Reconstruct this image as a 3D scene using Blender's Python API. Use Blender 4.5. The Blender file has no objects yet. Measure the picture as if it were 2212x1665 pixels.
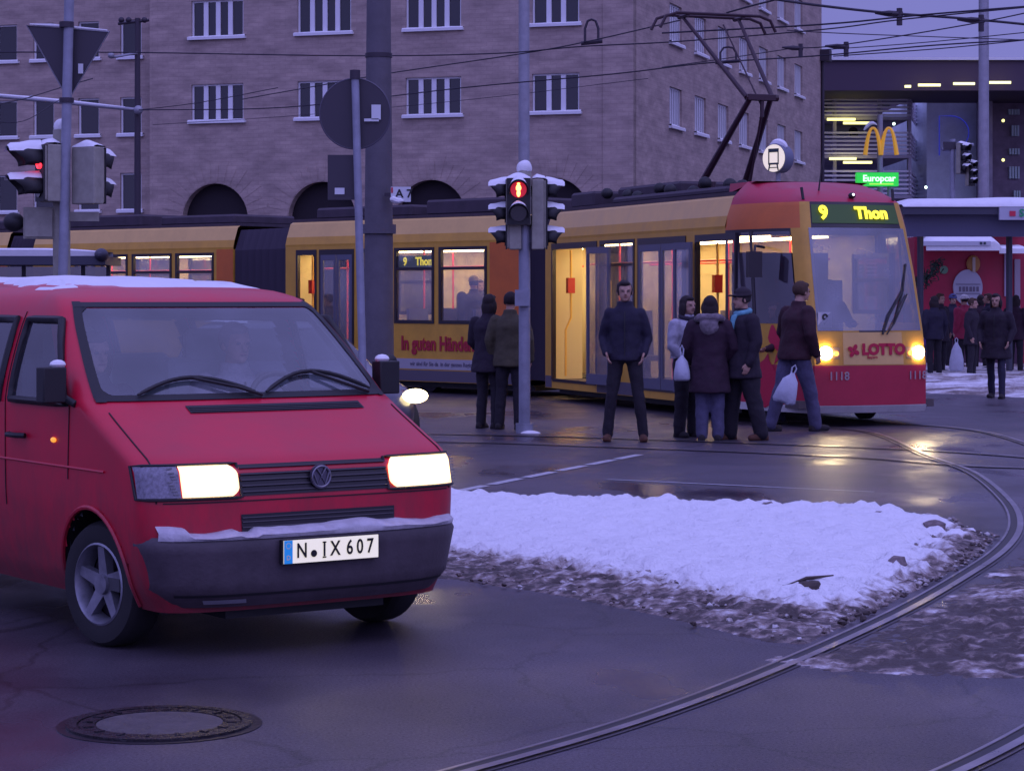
import bpy, bmesh, math, random
from mathutils import Vector, Matrix, noise
from math import sin, cos, pi, radians, sqrt, atan2
random.seed(7)
S = bpy.context.scene
C = S.collection
# ------------------------------------------------------------ camera
EYE = 1.70; FD = 5000.0; CX = 1106.0; YH = 640.0      # eye height, focal length / horizon in 2212-wide photo units
cd = bpy.data.cameras.new("camera"); cam = bpy.data.objects.new("camera", cd); C.objects.link(cam)
cam.location = (0, 0, EYE); cam.rotation_euler = (pi/2, 0, 0)
cd.sensor_width = 36; cd.lens = 36*FD/2212; cd.shift_y = -(832.5-YH)/2212
cd.clip_start = 0.2; cd.clip_end = 3000
S.camera = cam
# ------------------------------------------------------------ world: overcast blue dusk
w = bpy.data.worlds.new("World"); S.world = w; w.use_nodes = True
nt = w.node_tree; nd = nt.nodes; lk = nt.links; nd.clear()
out = nd.new("ShaderNodeOutputWorld"); bg = nd.new("ShaderNodeBackground")
sky = nd.new("ShaderNodeTexSky"); sky.sky_type = 'NISHITA'; sky.sun_disc = False
sky.sun_elevation = radians(2); sky.sun_rotation = radians(160)
tc = nd.new("ShaderNodeTexCoord"); sep = nd.new("ShaderNodeSeparateXYZ"); ramp = nd.new("ShaderNodeValToRGB")
cn = nd.new("ShaderNodeTexNoise"); cn.inputs['Scale'].default_value = 2.2; cn.inputs['Detail'].default_value = 4
lk.new(tc.outputs['Generated'], sep.inputs[0]); lk.new(tc.outputs['Generated'], cn.inputs['Vector'])
ad = nd.new("ShaderNodeMath"); ad.operation = 'MULTIPLY_ADD'; ad.inputs[1].default_value = 0.10
lk.new(cn.outputs['Fac'], ad.inputs[0]); lk.new(sep.outputs['Z'], ad.inputs[2]); lk.new(ad.outputs[0], ramp.inputs[0])
e = ramp.color_ramp.elements
e[0].position = 0.03; e[0].color = (.262, .246, .65, 1)
e[1].position = 0.95; e[1].color = (.44, .435, 1.14, 1)
mid = ramp.color_ramp.elements.new(0.16); mid.color = (.212, .210, .58, 1)
mx = nd.new("ShaderNodeMix"); mx.data_type = 'RGBA'; mx.inputs[0].default_value = 0.97
sk = nd.new('ShaderNodeMix'); sk.data_type = 'RGBA'; sk.blend_type = 'MULTIPLY'; sk.inputs[0].default_value = 1; sk.inputs[7].default_value = (.1, .1, .1, 1)
lk.new(sky.outputs[0], sk.inputs[6]); lk.new(sk.outputs[2], mx.inputs[6]); lk.new(ramp.outputs[0], mx.inputs[7])
# added glow: unseen sky behind the camera brightened to light camera-facing walls and snow
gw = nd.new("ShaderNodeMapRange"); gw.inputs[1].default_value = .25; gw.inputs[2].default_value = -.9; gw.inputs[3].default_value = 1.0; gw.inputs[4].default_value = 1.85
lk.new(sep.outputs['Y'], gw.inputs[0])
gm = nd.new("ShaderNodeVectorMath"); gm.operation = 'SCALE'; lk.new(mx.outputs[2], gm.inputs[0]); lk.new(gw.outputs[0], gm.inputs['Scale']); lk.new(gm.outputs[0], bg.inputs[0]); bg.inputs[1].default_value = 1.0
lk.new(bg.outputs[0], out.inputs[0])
sd = bpy.data.lights.new("sun", 'SUN'); sun = bpy.data.objects.new("sun", sd); C.objects.link(sun)
sd.energy = 0.30; sd.angle = radians(40); sd.color = (0.72, 0.64, 1.0)
sun.rotation_euler = (radians(38), 0, radians(62)); sun.location = (20, -10, 30)
vs = S.view_settings; vs.view_transform = 'Standard'; vs.look = 'None'; vs.gamma = 1; vs.exposure = 0.0
S.render.engine = 'CYCLES'
S.cycles.max_bounces = 6; S.cycles.sample_clamp_indirect = 12.0; S.cycles.caustics_reflective = False; S.cycles.caustics_refractive = False

def W(px, py, Y):            # a point of the photo at distance Y
    return Vector(((px-CX)*Y/FD, Y, EYE-(py-YH)*Y/FD))
def G(px, py, z=0.0):        # a point of the photo on the ground
    Y = FD*(EYE-z)/(py-YH); return Vector(((px-CX)*Y/FD, Y, z))

# ------------------------------------------------------------ materials
MAT = {}
def mat(name, col, rough=0.6, metal=0.0, emit=None, es=0.0, var=0.0, vscale=8.0, bump=0.0, bscale=60.0, coat=0.0, trans=0.0, spec=0.5, stretch=None, alpha=1.0):
    if name in MAT: return MAT[name]
    m = bpy.data.materials.new(name); m.use_nodes = True; MAT[name] = m
    n = m.node_tree.nodes; l = m.node_tree.links; b = n["Principled BSDF"]
    b.inputs['Base Color'].default_value = (*col, 1); b.inputs['Roughness'].default_value = rough
    b.inputs['Metallic'].default_value = metal; b.inputs['Coat Weight'].default_value = coat
    b.inputs['Coat Roughness'].default_value = 0.12
    b.inputs['Transmission Weight'].default_value = trans; b.inputs['Specular IOR Level'].default_value = spec
    b.inputs['Alpha'].default_value = alpha
    if emit: b.inputs['Emission Color'].default_value = (*emit, 1); b.inputs['Emission Strength'].default_value = es
    if var or bump:
        t = n.new("ShaderNodeTexCoord"); mp = n.new("ShaderNodeMapping"); l.new(t.outputs['Object'], mp.inputs[0])
        if stretch: mp.inputs['Scale'].default_value = stretch
    if var:
        z = n.new("ShaderNodeTexNoise"); z.inputs['Scale'].default_value = vscale; z.inputs['Detail'].default_value = 6; z.inputs['Roughness'].default_value = .65
        l.new(mp.outputs[0], z.inputs['Vector'])
        r = n.new("ShaderNodeValToRGB"); l.new(z.outputs['Fac'], r.inputs[0])
        r.color_ramp.elements[0].position = .3; r.color_ramp.elements[1].position = .7
        r.color_ramp.elements[0].color = (*[c*(1-var) for c in col], 1); r.color_ramp.elements[1].color = (*[min(1, c*(1+var)) for c in col], 1)
        l.new(r.outputs[0], b.inputs['Base Color'])
        rr = n.new("ShaderNodeMapRange"); rr.inputs[3].default_value = max(.02, rough-.15); rr.inputs[4].default_value = min(1, rough+.15)
        l.new(z.outputs['Fac'], rr.inputs[0]); l.new(rr.outputs[0], b.inputs['Roughness'])
    if bump:
        z2 = n.new("ShaderNodeTexNoise"); z2.inputs['Scale'].default_value = bscale; z2.inputs['Detail'].default_value = 5
        l.new(mp.outputs[0], z2.inputs['Vector']); bp = n.new("ShaderNodeBump"); bp.inputs['Strength'].default_value = bump; bp.inputs['Distance'].default_value = .02
        l.new(z2.outputs['Fac'], bp.inputs['Height']); l.new(bp.outputs[0], b.inputs['Normal'])
    return m
def glassmat(name, tint=(.5, .55, .6), gloss=.25, haze=(.2, .2, .25), hz=.25):
    # pane: sees through, mirrors the sky, carries a patchy diffuse haze that paints in reflected light
    if name in MAT: return MAT[name]
    m = bpy.data.materials.new(name); m.use_nodes = True; MAT[name] = m
    n = m.node_tree.nodes; l = m.node_tree.links; n.clear()
    o = n.new("ShaderNodeOutputMaterial"); tr = n.new("ShaderNodeBsdfTransparent"); tr.inputs[0].default_value = (*tint, 1)
    gl = n.new("ShaderNodeBsdfGlossy"); gl.inputs['Roughness'].default_value = .06; gl.inputs[0].default_value = (.9, .9, .9, 1)
    df = n.new("ShaderNodeBsdfDiffuse"); df.inputs[0].default_value = (*haze, 1)
    lw = n.new("ShaderNodeLayerWeight"); lw.inputs[0].default_value = .5
    pw = n.new('ShaderNodeMath'); pw.operation = 'POWER'; pw.inputs[1].default_value = 3.2; l.new(lw.outputs['Facing'], pw.inputs[0])
    rf = n.new('ShaderNodeMath'); rf.operation = 'MULTIPLY_ADD'; rf.inputs[1].default_value = .55; rf.inputs[2].default_value = .04+gloss*.3; l.new(pw.outputs[0], rf.inputs[0])
    m1 = n.new("ShaderNodeMixShader"); m2 = n.new("ShaderNodeMixShader")
    t = n.new("ShaderNodeTexCoord"); z = n.new("ShaderNodeTexNoise"); z.inputs['Scale'].default_value = 2.5; z.inputs['Detail'].default_value = 5
    l.new(t.outputs['Object'], z.inputs['Vector'])
    mr = n.new("ShaderNodeMapRange"); mr.inputs[1].default_value = .3; mr.inputs[2].default_value = .7; mr.inputs[3].default_value = hz*.5; mr.inputs[4].default_value = hz*1.4
    l.new(z.outputs['Fac'], mr.inputs[0])
    l.new(mr.outputs[0], m1.inputs[0]); l.new(tr.outputs[0], m1.inputs[1]); l.new(df.outputs[0], m1.inputs[2])
    l.new(rf.outputs[0], m2.inputs[0]); l.new(m1.outputs[0], m2.inputs[1]); l.new(gl.outputs[0], m2.inputs[2])
    l.new(m2.outputs[0], o.inputs[0])
    return m

# ------------------------------------------------------------ objects
ROOTM = {}
def tag(o, label=None, cat=None, group=None, kind=None):
    if label: o['label'] = label
    if cat: o['category'] = cat
    if group: o['group'] = group
    if kind: o['kind'] = kind
    return o
def thing(name, label, cat, loc=(0, 0, 0), rz=0, group=None):
    o = bpy.data.objects.new(name, None); C.objects.link(o); o.empty_display_size = .2
    o.location = loc; o.rotation_euler = (0, 0, rz)
    ROOTM[o] = Matrix.Translation(Vector(loc)) @ Matrix.Rotation(rz, 4, 'Z')
    return tag(o, label, cat, group)
def rootm(o):
    while o.parent: o = o.parent
    return ROOTM.get(o, Matrix.Identity(4))

class MB:
    def __init__(s, xf=None): s.v = []; s.f = []; s.m = []; s.xf = xf; s.cur = 0
    def add(s, vs, fs):
        k = len(s.v); s.v += [tuple(q) for q in vs]
        for f in fs: s.f.append([i+k for i in f]); s.m.append(s.cur)
        return s
    def box(s, x0, x1, y0, y1, z0, z1):
        return s.add([(x0,y0,z0),(x1,y0,z0),(x1,y1,z0),(x0,y1,z0),(x0,y0,z1),(x1,y0,z1),(x1,y1,z1),(x0,y1,z1)],
                     [(0,3,2,1),(4,5,6,7),(0,1,5,4),(1,2,6,5),(2,3,7,6),(3,0,4,7)])
    def obox(s, c, ax, ay, az):       # oriented box, half vectors
        c = Vector(c); ax = Vector(ax); ay = Vector(ay); az = Vector(az); vs = []
        for k in (-1, 1):
            for i, j in ((-1,-1),(1,-1),(1,1),(-1,1)): vs.append(c+ax*i+ay*j+az*k)
        return s.add(vs, [(0,3,2,1),(4,5,6,7),(0,1,5,4),(1,2,6,5),(2,3,7,6),(3,0,4,7)])
    def tube(s, pts, r, n=10, closed=False):
        pts = [Vector(p) for p in pts]; N = len(pts)
        rs = r if isinstance(r, (list, tuple)) else [r]*N
        vs = []; up = None
        for i, p in enumerate(pts):
            if closed: d = pts[(i+1) % N]-pts[i-1]
            else: d = pts[min(i+1, N-1)]-pts[max(i-1, 0)]
            if d.length < 1e-9: d = Vector((0, 0, 1))
            d.normalize()
            if up is None: up = d.orthogonal().normalized()
            up = (up-d*up.dot(d))
            if up.length < 1e-6: up = d.orthogonal()
            up.normalize(); b = d.cross(up)
            for k in range(n):
                a = 2*pi*k/n; vs.append(p+(up*cos(a)+b*sin(a))*rs[i])
        fs = []
        for i in range(N if closed else N-1):
            j = (i+1) % N
            for k in range(n): fs.append((i*n+k, i*n+(k+1) % n, j*n+(k+1) % n, j*n+k))
        if not closed: fs += [tuple(range(n-1, -1, -1)), tuple((N-1)*n+k for k in range(n))]
        return s.add(vs, fs)
    def cyl(s, p0, p1, r, r1=None, n=16): return s.tube([p0, p1], [r, r if r1 is None else r1], n)
    def ball(s, c, r, sc=(1, 1, 1), nu=14, nv=9):
        c = Vector(c); vs = [c+Vector((0, 0, -r*sc[2]))]
        for j in range(1, nv):
            a = pi*j/nv-pi/2
            for i in range(nu):
                b = 2*pi*i/nu; vs.append(c+Vector((r*sc[0]*cos(a)*cos(b), r*sc[1]*cos(a)*sin(b), r*sc[2]*sin(a))))
        vs.append(c+Vector((0, 0, r*sc[2]))); L = len(vs)-1; fs = []
        for i in range(nu): fs.append((0, 1+(i+1) % nu, 1+i)); fs.append((L, L-nu+i, L-nu+(i+1) % nu))
        for j in range(nv-2):
            for i in range(nu):
                a = 1+j*nu+i; b = 1+j*nu+(i+1) % nu; fs.append((a, b, b+nu, a+nu))
        return s.add(vs, fs)
    def grid(s, rows, skip=None, flip=False):
        n = len(rows[0]); vs = [p for r in rows for p in r]; fs = []
        for i in range(len(rows)-1):
            for j in range(n-1):
                if skip and skip(i, j): continue
                q = (i*n+j, i*n+j+1, (i+1)*n+j+1, (i+1)*n+j)
                fs.append(q[::-1] if flip else q)
        return s.add(vs, fs)
    def prism(s, poly, d):           # polygon (3d points) pushed along vector d
        d = Vector(d); n = len(poly); vs = [Vector(p) for p in poly]+[Vector(p)+d for p in poly]
        fs = [tuple(range(n)), tuple(range(2*n-1, n-1, -1))]+[(i, i+n, (i+1) % n+n, (i+1) % n) for i in range(n)]
        return s.add(vs, fs)
    def disc(s, c, r, ax, ay, d, n=24, r2=None):
        c = Vector(c); ax = Vector(ax); ay = Vector(ay)
        return s.prism([c+ax*(r*cos(2*pi*k/n))+ay*((r2 or r)*sin(2*pi*k/n)) for k in range(n)], d)
    def text(s, txt, c, size, ax, ay, depth=.004, bold=0.0, align='CENTER', sx=1.0):
        cu = bpy.data.curves.new("t", 'FONT'); cu.body = txt; cu.size = size; cu.align_x = align; cu.align_y = 'CENTER'
        cu.extrude = depth/2; cu.offset = bold; cu.resolution_u = 3
        o = bpy.data.objects.new("t", cu); C.objects.link(o)
        dg = bpy.context.evaluated_depsgraph_get(); me = bpy.data.meshes.new_from_object(o.evaluated_get(dg))
        c = Vector(c); ax = Vector(ax).normalized(); ay = Vector(ay).normalized(); az = ax.cross(ay)
        s.add([c+ax*q.co.x*sx+ay*q.co.y+az*q.co.z for q in me.vertices], [tuple(p.vertices) for p in me.polygons])
        bpy.data.objects.remove(o); bpy.data.curves.remove(cu); bpy.data.meshes.remove(me)
        return s
    def build(s, name, mats, parent=None, smooth=35, solid=0.0, label=None, attr=None):
        if not isinstance(mats, (list, tuple)): mats = [mats]
        X = s.xf or Matrix.Identity(4)
        if parent is not None: X = rootm(parent).inverted() @ X
        me = bpy.data.meshes.new(name); me.from_pydata([X @ Vector(q) for q in s.v], [], s.f)
        for m in mats: me.materials.append(m)
        if len(mats) > 1: me.polygons.foreach_set('material_index', s.m)
        if attr:
            a = me.attributes.new(attr[0], 'FLOAT', 'POINT'); a.data.foreach_set('value', attr[1])
        me.validate(); bm = bmesh.new(); bm.from_mesh(me)
        if not attr and len(s.v) < 60000: bmesh.ops.remove_doubles(bm, verts=bm.verts, dist=1e-5)
        if solid == 0: bmesh.ops.recalc_face_normals(bm, faces=bm.faces)
        bm.to_mesh(me); bm.free()
        if smooth: me.shade_smooth(); me.set_sharp_from_angle(angle=radians(smooth))
        o = bpy.data.objects.new(name, me); C.objects.link(o)
        if parent is not None: o.parent = parent
        if solid:
            md = o.modifiers.new("solid", 'SOLIDIFY'); md.thickness = solid; md.offset = 0
        if label: o['label'] = label
        return o
def interp(tab, x):
    if x <= tab[0][0]: return tab[0][1]
    for (a, va), (b, vb) in zip(tab, tab[1:]):
        if x <= b: return va+(vb-va)*(x-a)/(b-a)
    return tab[-1][1]
def sinterp(tab, x):          # smooth (Catmull-Rom / Hermite)
    n = len(tab)
    if x <= tab[0][0]: return tab[0][1]
    if x >= tab[-1][0]: return tab[-1][1]
    for i in range(n-1):
        if x <= tab[i+1][0]: break
    x0, y0 = tab[i]; x1, y1 = tab[i+1]; h = x1-x0; t = (x-x0)/h
    def sl(k):
        if k == 0: return (tab[1][1]-tab[0][1])/(tab[1][0]-tab[0][0])
        if k == n-1: return (tab[-1][1]-tab[-2][1])/(tab[-1][0]-tab[-2][0])
        a = (tab[k][1]-tab[k-1][1])/(tab[k][0]-tab[k-1][0]); b = (tab[k+1][1]-tab[k][1])/(tab[k+1][0]-tab[k][0])
        return 0 if a*b <= 0 else 2*a*b/(a+b)
    m0 = sl(i)*h; m1 = sl(i+1)*h
    return (2*t**3-3*t*t+1)*y0+(t**3-2*t*t+t)*m0+(-2*t**3+3*t*t)*y1+(t**3-t*t)*m1
def rects(x0, x1, z0, z1, ops):      # wall rectangle minus openings -> rectangles
    xs = sorted({x0, x1, *[min(max(a, x0), x1) for o in ops for a in o[:2]]}); res = []
    for a, b in zip(xs, xs[1:]):
        if b-a < 1e-6: continue
        m = (a+b)/2; z = z0
        for o in sorted([o for o in ops if o[0] < m < o[1]], key=lambda o: o[2]):
            if o[2] > z+1e-6: res.append((a, b, z, min(o[2], z1)))
            z = max(z, o[3])
        if z < z1-1e-6: res.append((a, b, z, z1))
    return res
def frame_box(mb, a, b, z0, z1, y0, y1, t, flip=False):
    mb.box(a, a+t, y0, y1, z0, z1); mb.box(b-t, b, y0, y1, z0, z1); mb.box(a+t, b-t, y0, y1, z0, z0+t); mb.box(a+t, b-t, y0, y1, z1-t, z1)

SNOW = mat('snow', (.78, .78, .80), .85, var=.05, vscale=5, bump=.25, bscale=25, spec=.3)
GREYMETAL = mat('galvanised_metal', (.30, .30, .34), .5, .35, var=.15, vscale=6)
DARKMETAL = mat('dark_metal', (.045, .035, .05), .55, .3)
BLACK = mat('black_plastic', (.012, .011, .014), .55)
RUBBER = mat('rubber', (.014, .013, .015), .75, var=.3, vscale=20)
HOUSING = mat('signal_housing', (.30, .285, .235), .6, var=.18, vscale=9)
# ============================================================ SETTING
def asphalt():
    m = bpy.data.materials.new('wet_asphalt'); m.use_nodes = True
    n = m.node_tree.nodes; l = m.node_tree.links; b = n["Principled BSDF"]
    t = n.new("ShaderNodeTexCoord")
    def noi(sc, det=5, rough=.6, st=None):
        z = n.new("ShaderNodeTexNoise"); z.inputs['Scale'].default_value = sc; z.inputs['Detail'].default_value = det; z.inputs['Roughness'].default_value = rough
        if st:
            mp = n.new("ShaderNodeMapping"); mp.inputs['Scale'].default_value = st; l.new(t.outputs['Object'], mp.inputs[0]); l.new(mp.outputs[0], z.inputs['Vector'])
        else: l.new(t.outputs['Object'], z.inputs['Vector'])
        return z
    a = noi(.45, 6); g = noi(75, 5, .8); p = noi(.35, 4, .5, (1.6, .8, 1))
    r = n.new("ShaderNodeValToRGB"); l.new(a.outputs['Fac'], r.inputs[0])
    r.color_ramp.elements[0].position = .35; r.color_ramp.elements[0].color = (.036, .028, .040, 1)
    r.color_ramp.elements[1].position = .66; r.color_ramp.elements[1].color = (.096, .078, .098, 1)
    mg = n.new("ShaderNodeMix"); mg.data_type = 'RGBA'; mg.blend_type = 'MULTIPLY'; mg.inputs[0].default_value = .8
    gr = n.new("ShaderNodeValToRGB"); gr.color_ramp.elements[0].position = .35; gr.color_ramp.elements[0].color = (.45, .45, .45, 1); gr.color_ramp.elements[1].position = .65; gr.color_ramp.elements[1].color = (1.35, 1.35, 1.35, 1)
    l.new(g.outputs['Fac'], gr.inputs[0])
    # fine crack network, broken up by noise
    wq = n.new("ShaderNodeVectorMath"); wq.operation = 'MULTIPLY_ADD'; wq.inputs[1].default_value = (.5, .5, 0); l.new(noi(1.7, 5).outputs['Color'], wq.inputs[0]); l.new(t.outputs['Object'], wq.inputs[2])
    vo = n.new("ShaderNodeTexVoronoi"); vo.feature = 'DISTANCE_TO_EDGE'; vo.inputs['Scale'].default_value = .55; l.new(wq.outputs[0], vo.inputs['Vector'])
    cr_ = n.new("ShaderNodeMapRange"); cr_.inputs[1].default_value = 0; cr_.inputs[2].default_value = .010; cr_.inputs[3].default_value = .35; cr_.inputs[4].default_value = 1; l.new(vo.outputs['Distance'], cr_.inputs[0])
    ck = n.new("ShaderNodeMix"); ck.data_type = 'RGBA'; ck.blend_type = 'MULTIPLY'; ck.inputs[0].default_value = .8; l.new(r.outputs[0], ck.inputs[6]); l.new(cr_.outputs[0], ck.inputs[7]); l.new(ck.outputs[2], mg.inputs[6]); l.new(gr.outputs[0], mg.inputs[7]); l.new(mg.outputs[2], b.inputs['Base Color'])
    q = n.new("ShaderNodeMapRange"); q.inputs[1].default_value = .50; q.inputs[2].default_value = .66; q.inputs[3].default_value = .46; q.inputs[4].default_value = .16
    l.new(p.outputs['Fac'], q.inputs[0]); l.new(q.outputs[0], b.inputs['Roughness'])
    bs = n.new("ShaderNodeMapRange"); bs.inputs[1].default_value = .46; bs.inputs[2].default_value = .62; bs.inputs[3].default_value = .55; bs.inputs[4].default_value = .10
    l.new(p.outputs['Fac'], bs.inputs[0])
    bp = n.new("ShaderNodeBump"); bp.inputs['Distance'].default_value = .006; l.new(bs.outputs[0], bp.inputs['Strength']); l.new(g.outputs['Fac'], bp.inputs['Height'])
    l.new(bp.outputs[0], b.inputs['Normal']); sg_ = n.new('ShaderNodeMapRange'); sg_.inputs[1].default_value = .35; sg_.inputs[2].default_value = .65; sg_.inputs[3].default_value = .10; sg_.inputs[4].default_value = .85; l.new(g.outputs['Fac'], sg_.inputs[0]); l.new(sg_.outputs[0], b.inputs['Specular IOR Level'])
    return m
ASPH = asphalt()
mb = MB(); mb.add([(-900,-60,0),(900,-60,0),(900,2200,0),(-900,2200,0)], [(0,1,2,3)])
tag(mb.build('road', ASPH, smooth=0), kind='structure')

# --- tram rails (groove, steel head, wet concrete border) following the curve of the photograph
def cr(pts, n=14):
    out = []
    P = [pts[0]*2-pts[1]]+pts+[pts[-1]*2-pts[-2]]
    for i in range(1, len(P)-2):
        for k in range(n):
            t = k/n; a, b, c, d = P[i-1:i+3]
            out.append(.5*((2*b)+(c-a)*t+(2*a-5*b+4*c-d)*t*t+(3*b-a-3*c+d)*t**3))
    return out+[pts[-1]]
STEEL = mat('rail_steel', (.42, .38, .40), .32, 1.0, var=.25, vscale=3)
GROOVE = mat('rail_groove', (.012, .01, .012), .5)
CONC = mat('wet_concrete_strip', (.070, .060, .066), .38, var=.25, vscale=4, bump=.3, bscale=40)
def ribbon(mb, pts, o0, o1, z):
    rows = []
    for i, p in enumerate(pts):
        d = (pts[min(i+1, len(pts)-1)]-pts[max(i-1, 0)]); nrm = Vector((d.y, -d.x, 0)).normalized()
        rows.append([Vector((p.x, p.y, z))+nrm*o0, Vector((p.x, p.y, z))+nrm*o1])
    mb.grid(rows)
def rail(pts, name='tram_rail', label=None):
    root = thing(name, label, 'rail', (pts[len(pts)//2].x, pts[len(pts)//2].y, 0), 0, 'tram rails set into the road')
    a = MB(); ribbon(a, pts, -.07, .07, .004); a.build('border_strip', CONC, root, smooth=0)
    a = MB(); ribbon(a, pts, -.005, .045, .0085); a.build('groove', GROOVE, root, smooth=0)
    a = MB(); ribbon(a, pts, -.050, -.005, .0125); ribbon(a, pts, .045, .062, .0125); a.build('rail_head', STEEL, root, smooth=0)
    return root
def off(pts, o):
    r = []
    for i, p in enumerate(pts):
        d = (pts[min(i+1, len(pts)-1)]-pts[max(i-1, 0)]); r.append(p+Vector((d.y, -d.x, 0)).normalized()*o)
    return r
# module heading near the front: (0.342,-0.94)
curve = [Vector((1.55, 36.6, 0)), Vector((2.92, 32.8, 0)), Vector((3.75, 30.4, 0)), G(1880, 935), G(2000, 985), G(2100, 1022), G(2172, 1080), G(2196, 1130), G(2172, 1180), G(2090, 1240), G(1900, 1345), G(1500, 1515), G(1000, 1668), Vector((-1.5, 6.6, 0)), Vector((-4.5, 4.4, 0))]
cp = cr(curve)
rail(cp, label='inner rail of the tight tram curve sweeping round the snowy island')
rail(off(cp, -1.435), label='outer rail of the tight tram curve, crossing the bottom right corner')
cross = [Vector((-16, 29.5, 0)), Vector((-6, 28.2, 0)), G(932, 955), G(1300, 966), G(1829, 988), G(2212, 1012), Vector((9, 22.5, 0)), Vector((16, 20, 0))]
cp2 = cr(cross); rail(cp2, label='near rail of the straight track crossing just in front of the waiting people')
rail(off(cp2, -1.435), label='far rail of the straight track running under the feet of the waiting people')
# --- painted lines
PAINT = mat('road_paint', (.42, .42, .46), .5, var=.35, vscale=14)
def stripe(a, b, wd, dashes=None):
    m = MB(); d = b-a; L = d.length; d.normalize(); nn = Vector((d.y, -d.x, 0))*wd/2
    segs = dashes or [(0, L)]
    for s0, s1 in segs:
        p, q = a+d*s0, a+d*s1; m.add([p-nn, q-nn, q+nn, p+nn], [(0, 1, 2, 3)])
    for i in range(len(m.v)): m.v[i] = (m.v[i][0], m.v[i][1], .005)
    return m
a_, b_ = G(975, 1064), G(1388, 981); L_ = (b_-a_).length
o = stripe(a_, b_, .11, [(i*L_/6+.03, (i+1)*L_/6-.10) for i in range(6)]).build('road_marking', PAINT, smooth=0); tag(o, kind='structure')
o = stripe(G(1312, 1036), G(1888, 1063), .055).build('road_marking', PAINT, smooth=0); tag(o, kind='structure')

# --- snow island and slush: height fields shaped by an outline
def inside(p, poly):
    c = False; j = len(poly)-1
    for i in range(len(poly)):
        a, b = poly[i], poly[j]
        if (a.y > p.y) != (b.y > p.y) and p.x < (b.x-a.x)*(p.y-a.y)/(b.y-a.y)+a.x: c = not c
        j = i
    return c
def edist(p, poly):
    m = 1e9; j = len(poly)-1
    for i in range(len(poly)):
        a, b = poly[j], poly[i]; d = b-a; t = max(0, min(1, (p-a).dot(d)/max(1e-9, d.dot(d)))); q = (p-(a+d*t)).length
        if q < m: m = q
        j = i
    return m
def slushmat():
    m = bpy.data.materials.new('snow_and_slush'); m.use_nodes = True
    n = m.node_tree.nodes; l = m.node_tree.links; b = n["Principled BSDF"]
    at = n.new("ShaderNodeAttribute"); at.attribute_name = 'dirt'; t = n.new("ShaderNodeTexCoord")
    z = n.new("ShaderNodeTexNoise"); z.inputs['Scale'].default_value = 14; z.inputs['Detail'].default_value = 9; z.inputs['Roughness'].default_value = .78; l.new(t.outputs['Object'], z.inputs['Vector'])
    ad = n.new("ShaderNodeMath"); ad.operation = 'MULTIPLY_ADD'; ad.inputs[1].default_value = 1.0; ad.inputs[2].default_value = -.5; l.new(z.outputs['Fac'], ad.inputs[0])
    ad2 = n.new("ShaderNodeMath"); ad2.operation = 'ADD'; l.new(ad.outputs[0], ad2.inputs[0]); l.new(at.outputs['Fac'], ad2.inputs[1])
    r = n.new("ShaderNodeValToRGB"); l.new(ad2.outputs[0], r.inputs[0]); e = r.color_ramp.elements
    e[0].position = .28; e[0].color = (.80, .80, .82, 1); e[1].position = .80; e[1].color = (.06, .042, .038, 1)
    q = e.new(.45); q.color = (.55, .52, .52, 1); q = e.new(.62); q.color = (.25, .195, .18, 1)
    l.new(r.outputs[0], b.inputs['Base Color'])
    z2 = n.new("ShaderNodeTexNoise"); z2.inputs['Scale'].default_value = 28; z2.inputs['Detail'].default_value = 6; l.new(t.outputs['Object'], z2.inputs['Vector'])
    bp = n.new("ShaderNodeBump"); bp.inputs['Strength'].default_value = .9; bp.inputs['Distance'].default_value = .03; l.new(z2.outputs['Fac'], bp.inputs['Height']); l.new(bp.outputs[0], b.inputs['Normal'])
    b.inputs['Roughness'].default_value = .6
    return m
SLUSH = slushmat()
def field(name, outer, hfun, step, mat_, kind=None, label=None, cat=None):
    outer = [Vector((p.x, p.y)) for p in outer]
    x0 = min(p.x for p in outer); x1 = max(p.x for p in outer); y0 = min(p.y for p in outer); y1 = max(p.y for p in outer)
    nx = int((x1-x0)/step)+2; ny = int((y1-y0)/step)+2; vs = []; at = []; ok = []
    for j in range(ny):
        for i in range(nx):
            p = Vector((x0+i*step, y0+j*step)); h, d = (-1, 1)
            if inside(p, outer): h, d = hfun(p, edist(p, outer))
            vs.append((p.x, p.y, max(h, -.01))); at.append(d); ok.append(h > 0)
    fs = []
    for j in range(ny-1):
        for i in range(nx-1):
            a = j*nx+i
            if ok[a] or ok[a+1] or ok[a+nx] or ok[a+nx+1]: fs.append((a, a+1, a+nx+1, a+nx))
    used = sorted({i for f in fs for i in f}); mp = {u: k for k, u in enumerate(used)}
    mb = MB(); mb.v = [vs[u] for u in used]; mb.f = [[mp[i] for i in f] for f in fs]; mb.m = [0]*len(fs)
    o = mb.build(name, mat_, smooth=180, attr=('dirt', [at[u] for u in used]))
    return tag(o, label, cat, kind=kind)
snowpoly = [Vector((p.x, p.y)) for p in [G(300, 1085), G(960, 1073), G(1150, 1086), G(1500, 1102), G(1900, 1113), G(2005, 1130), G(2032, 1150), G(1985, 1205), G(1860, 1292), G(1760, 1322), G(1600, 1300), G(1400, 1258), G(1200, 1222), G(960, 1195), G(300, 1190)]]
slushpoly = [G(280, 1080), G(960, 1068), G(1500, 1097), G(1900, 1108), G(2060, 1120), G(2110, 1150), G(2165, 1163), G(2140, 1190), G(2070, 1236), G(1880, 1335), G(1760, 1395), G(1640, 1390), G(1400, 1330), G(1150, 1280), G(950, 1252), G(280, 1235)]
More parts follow.
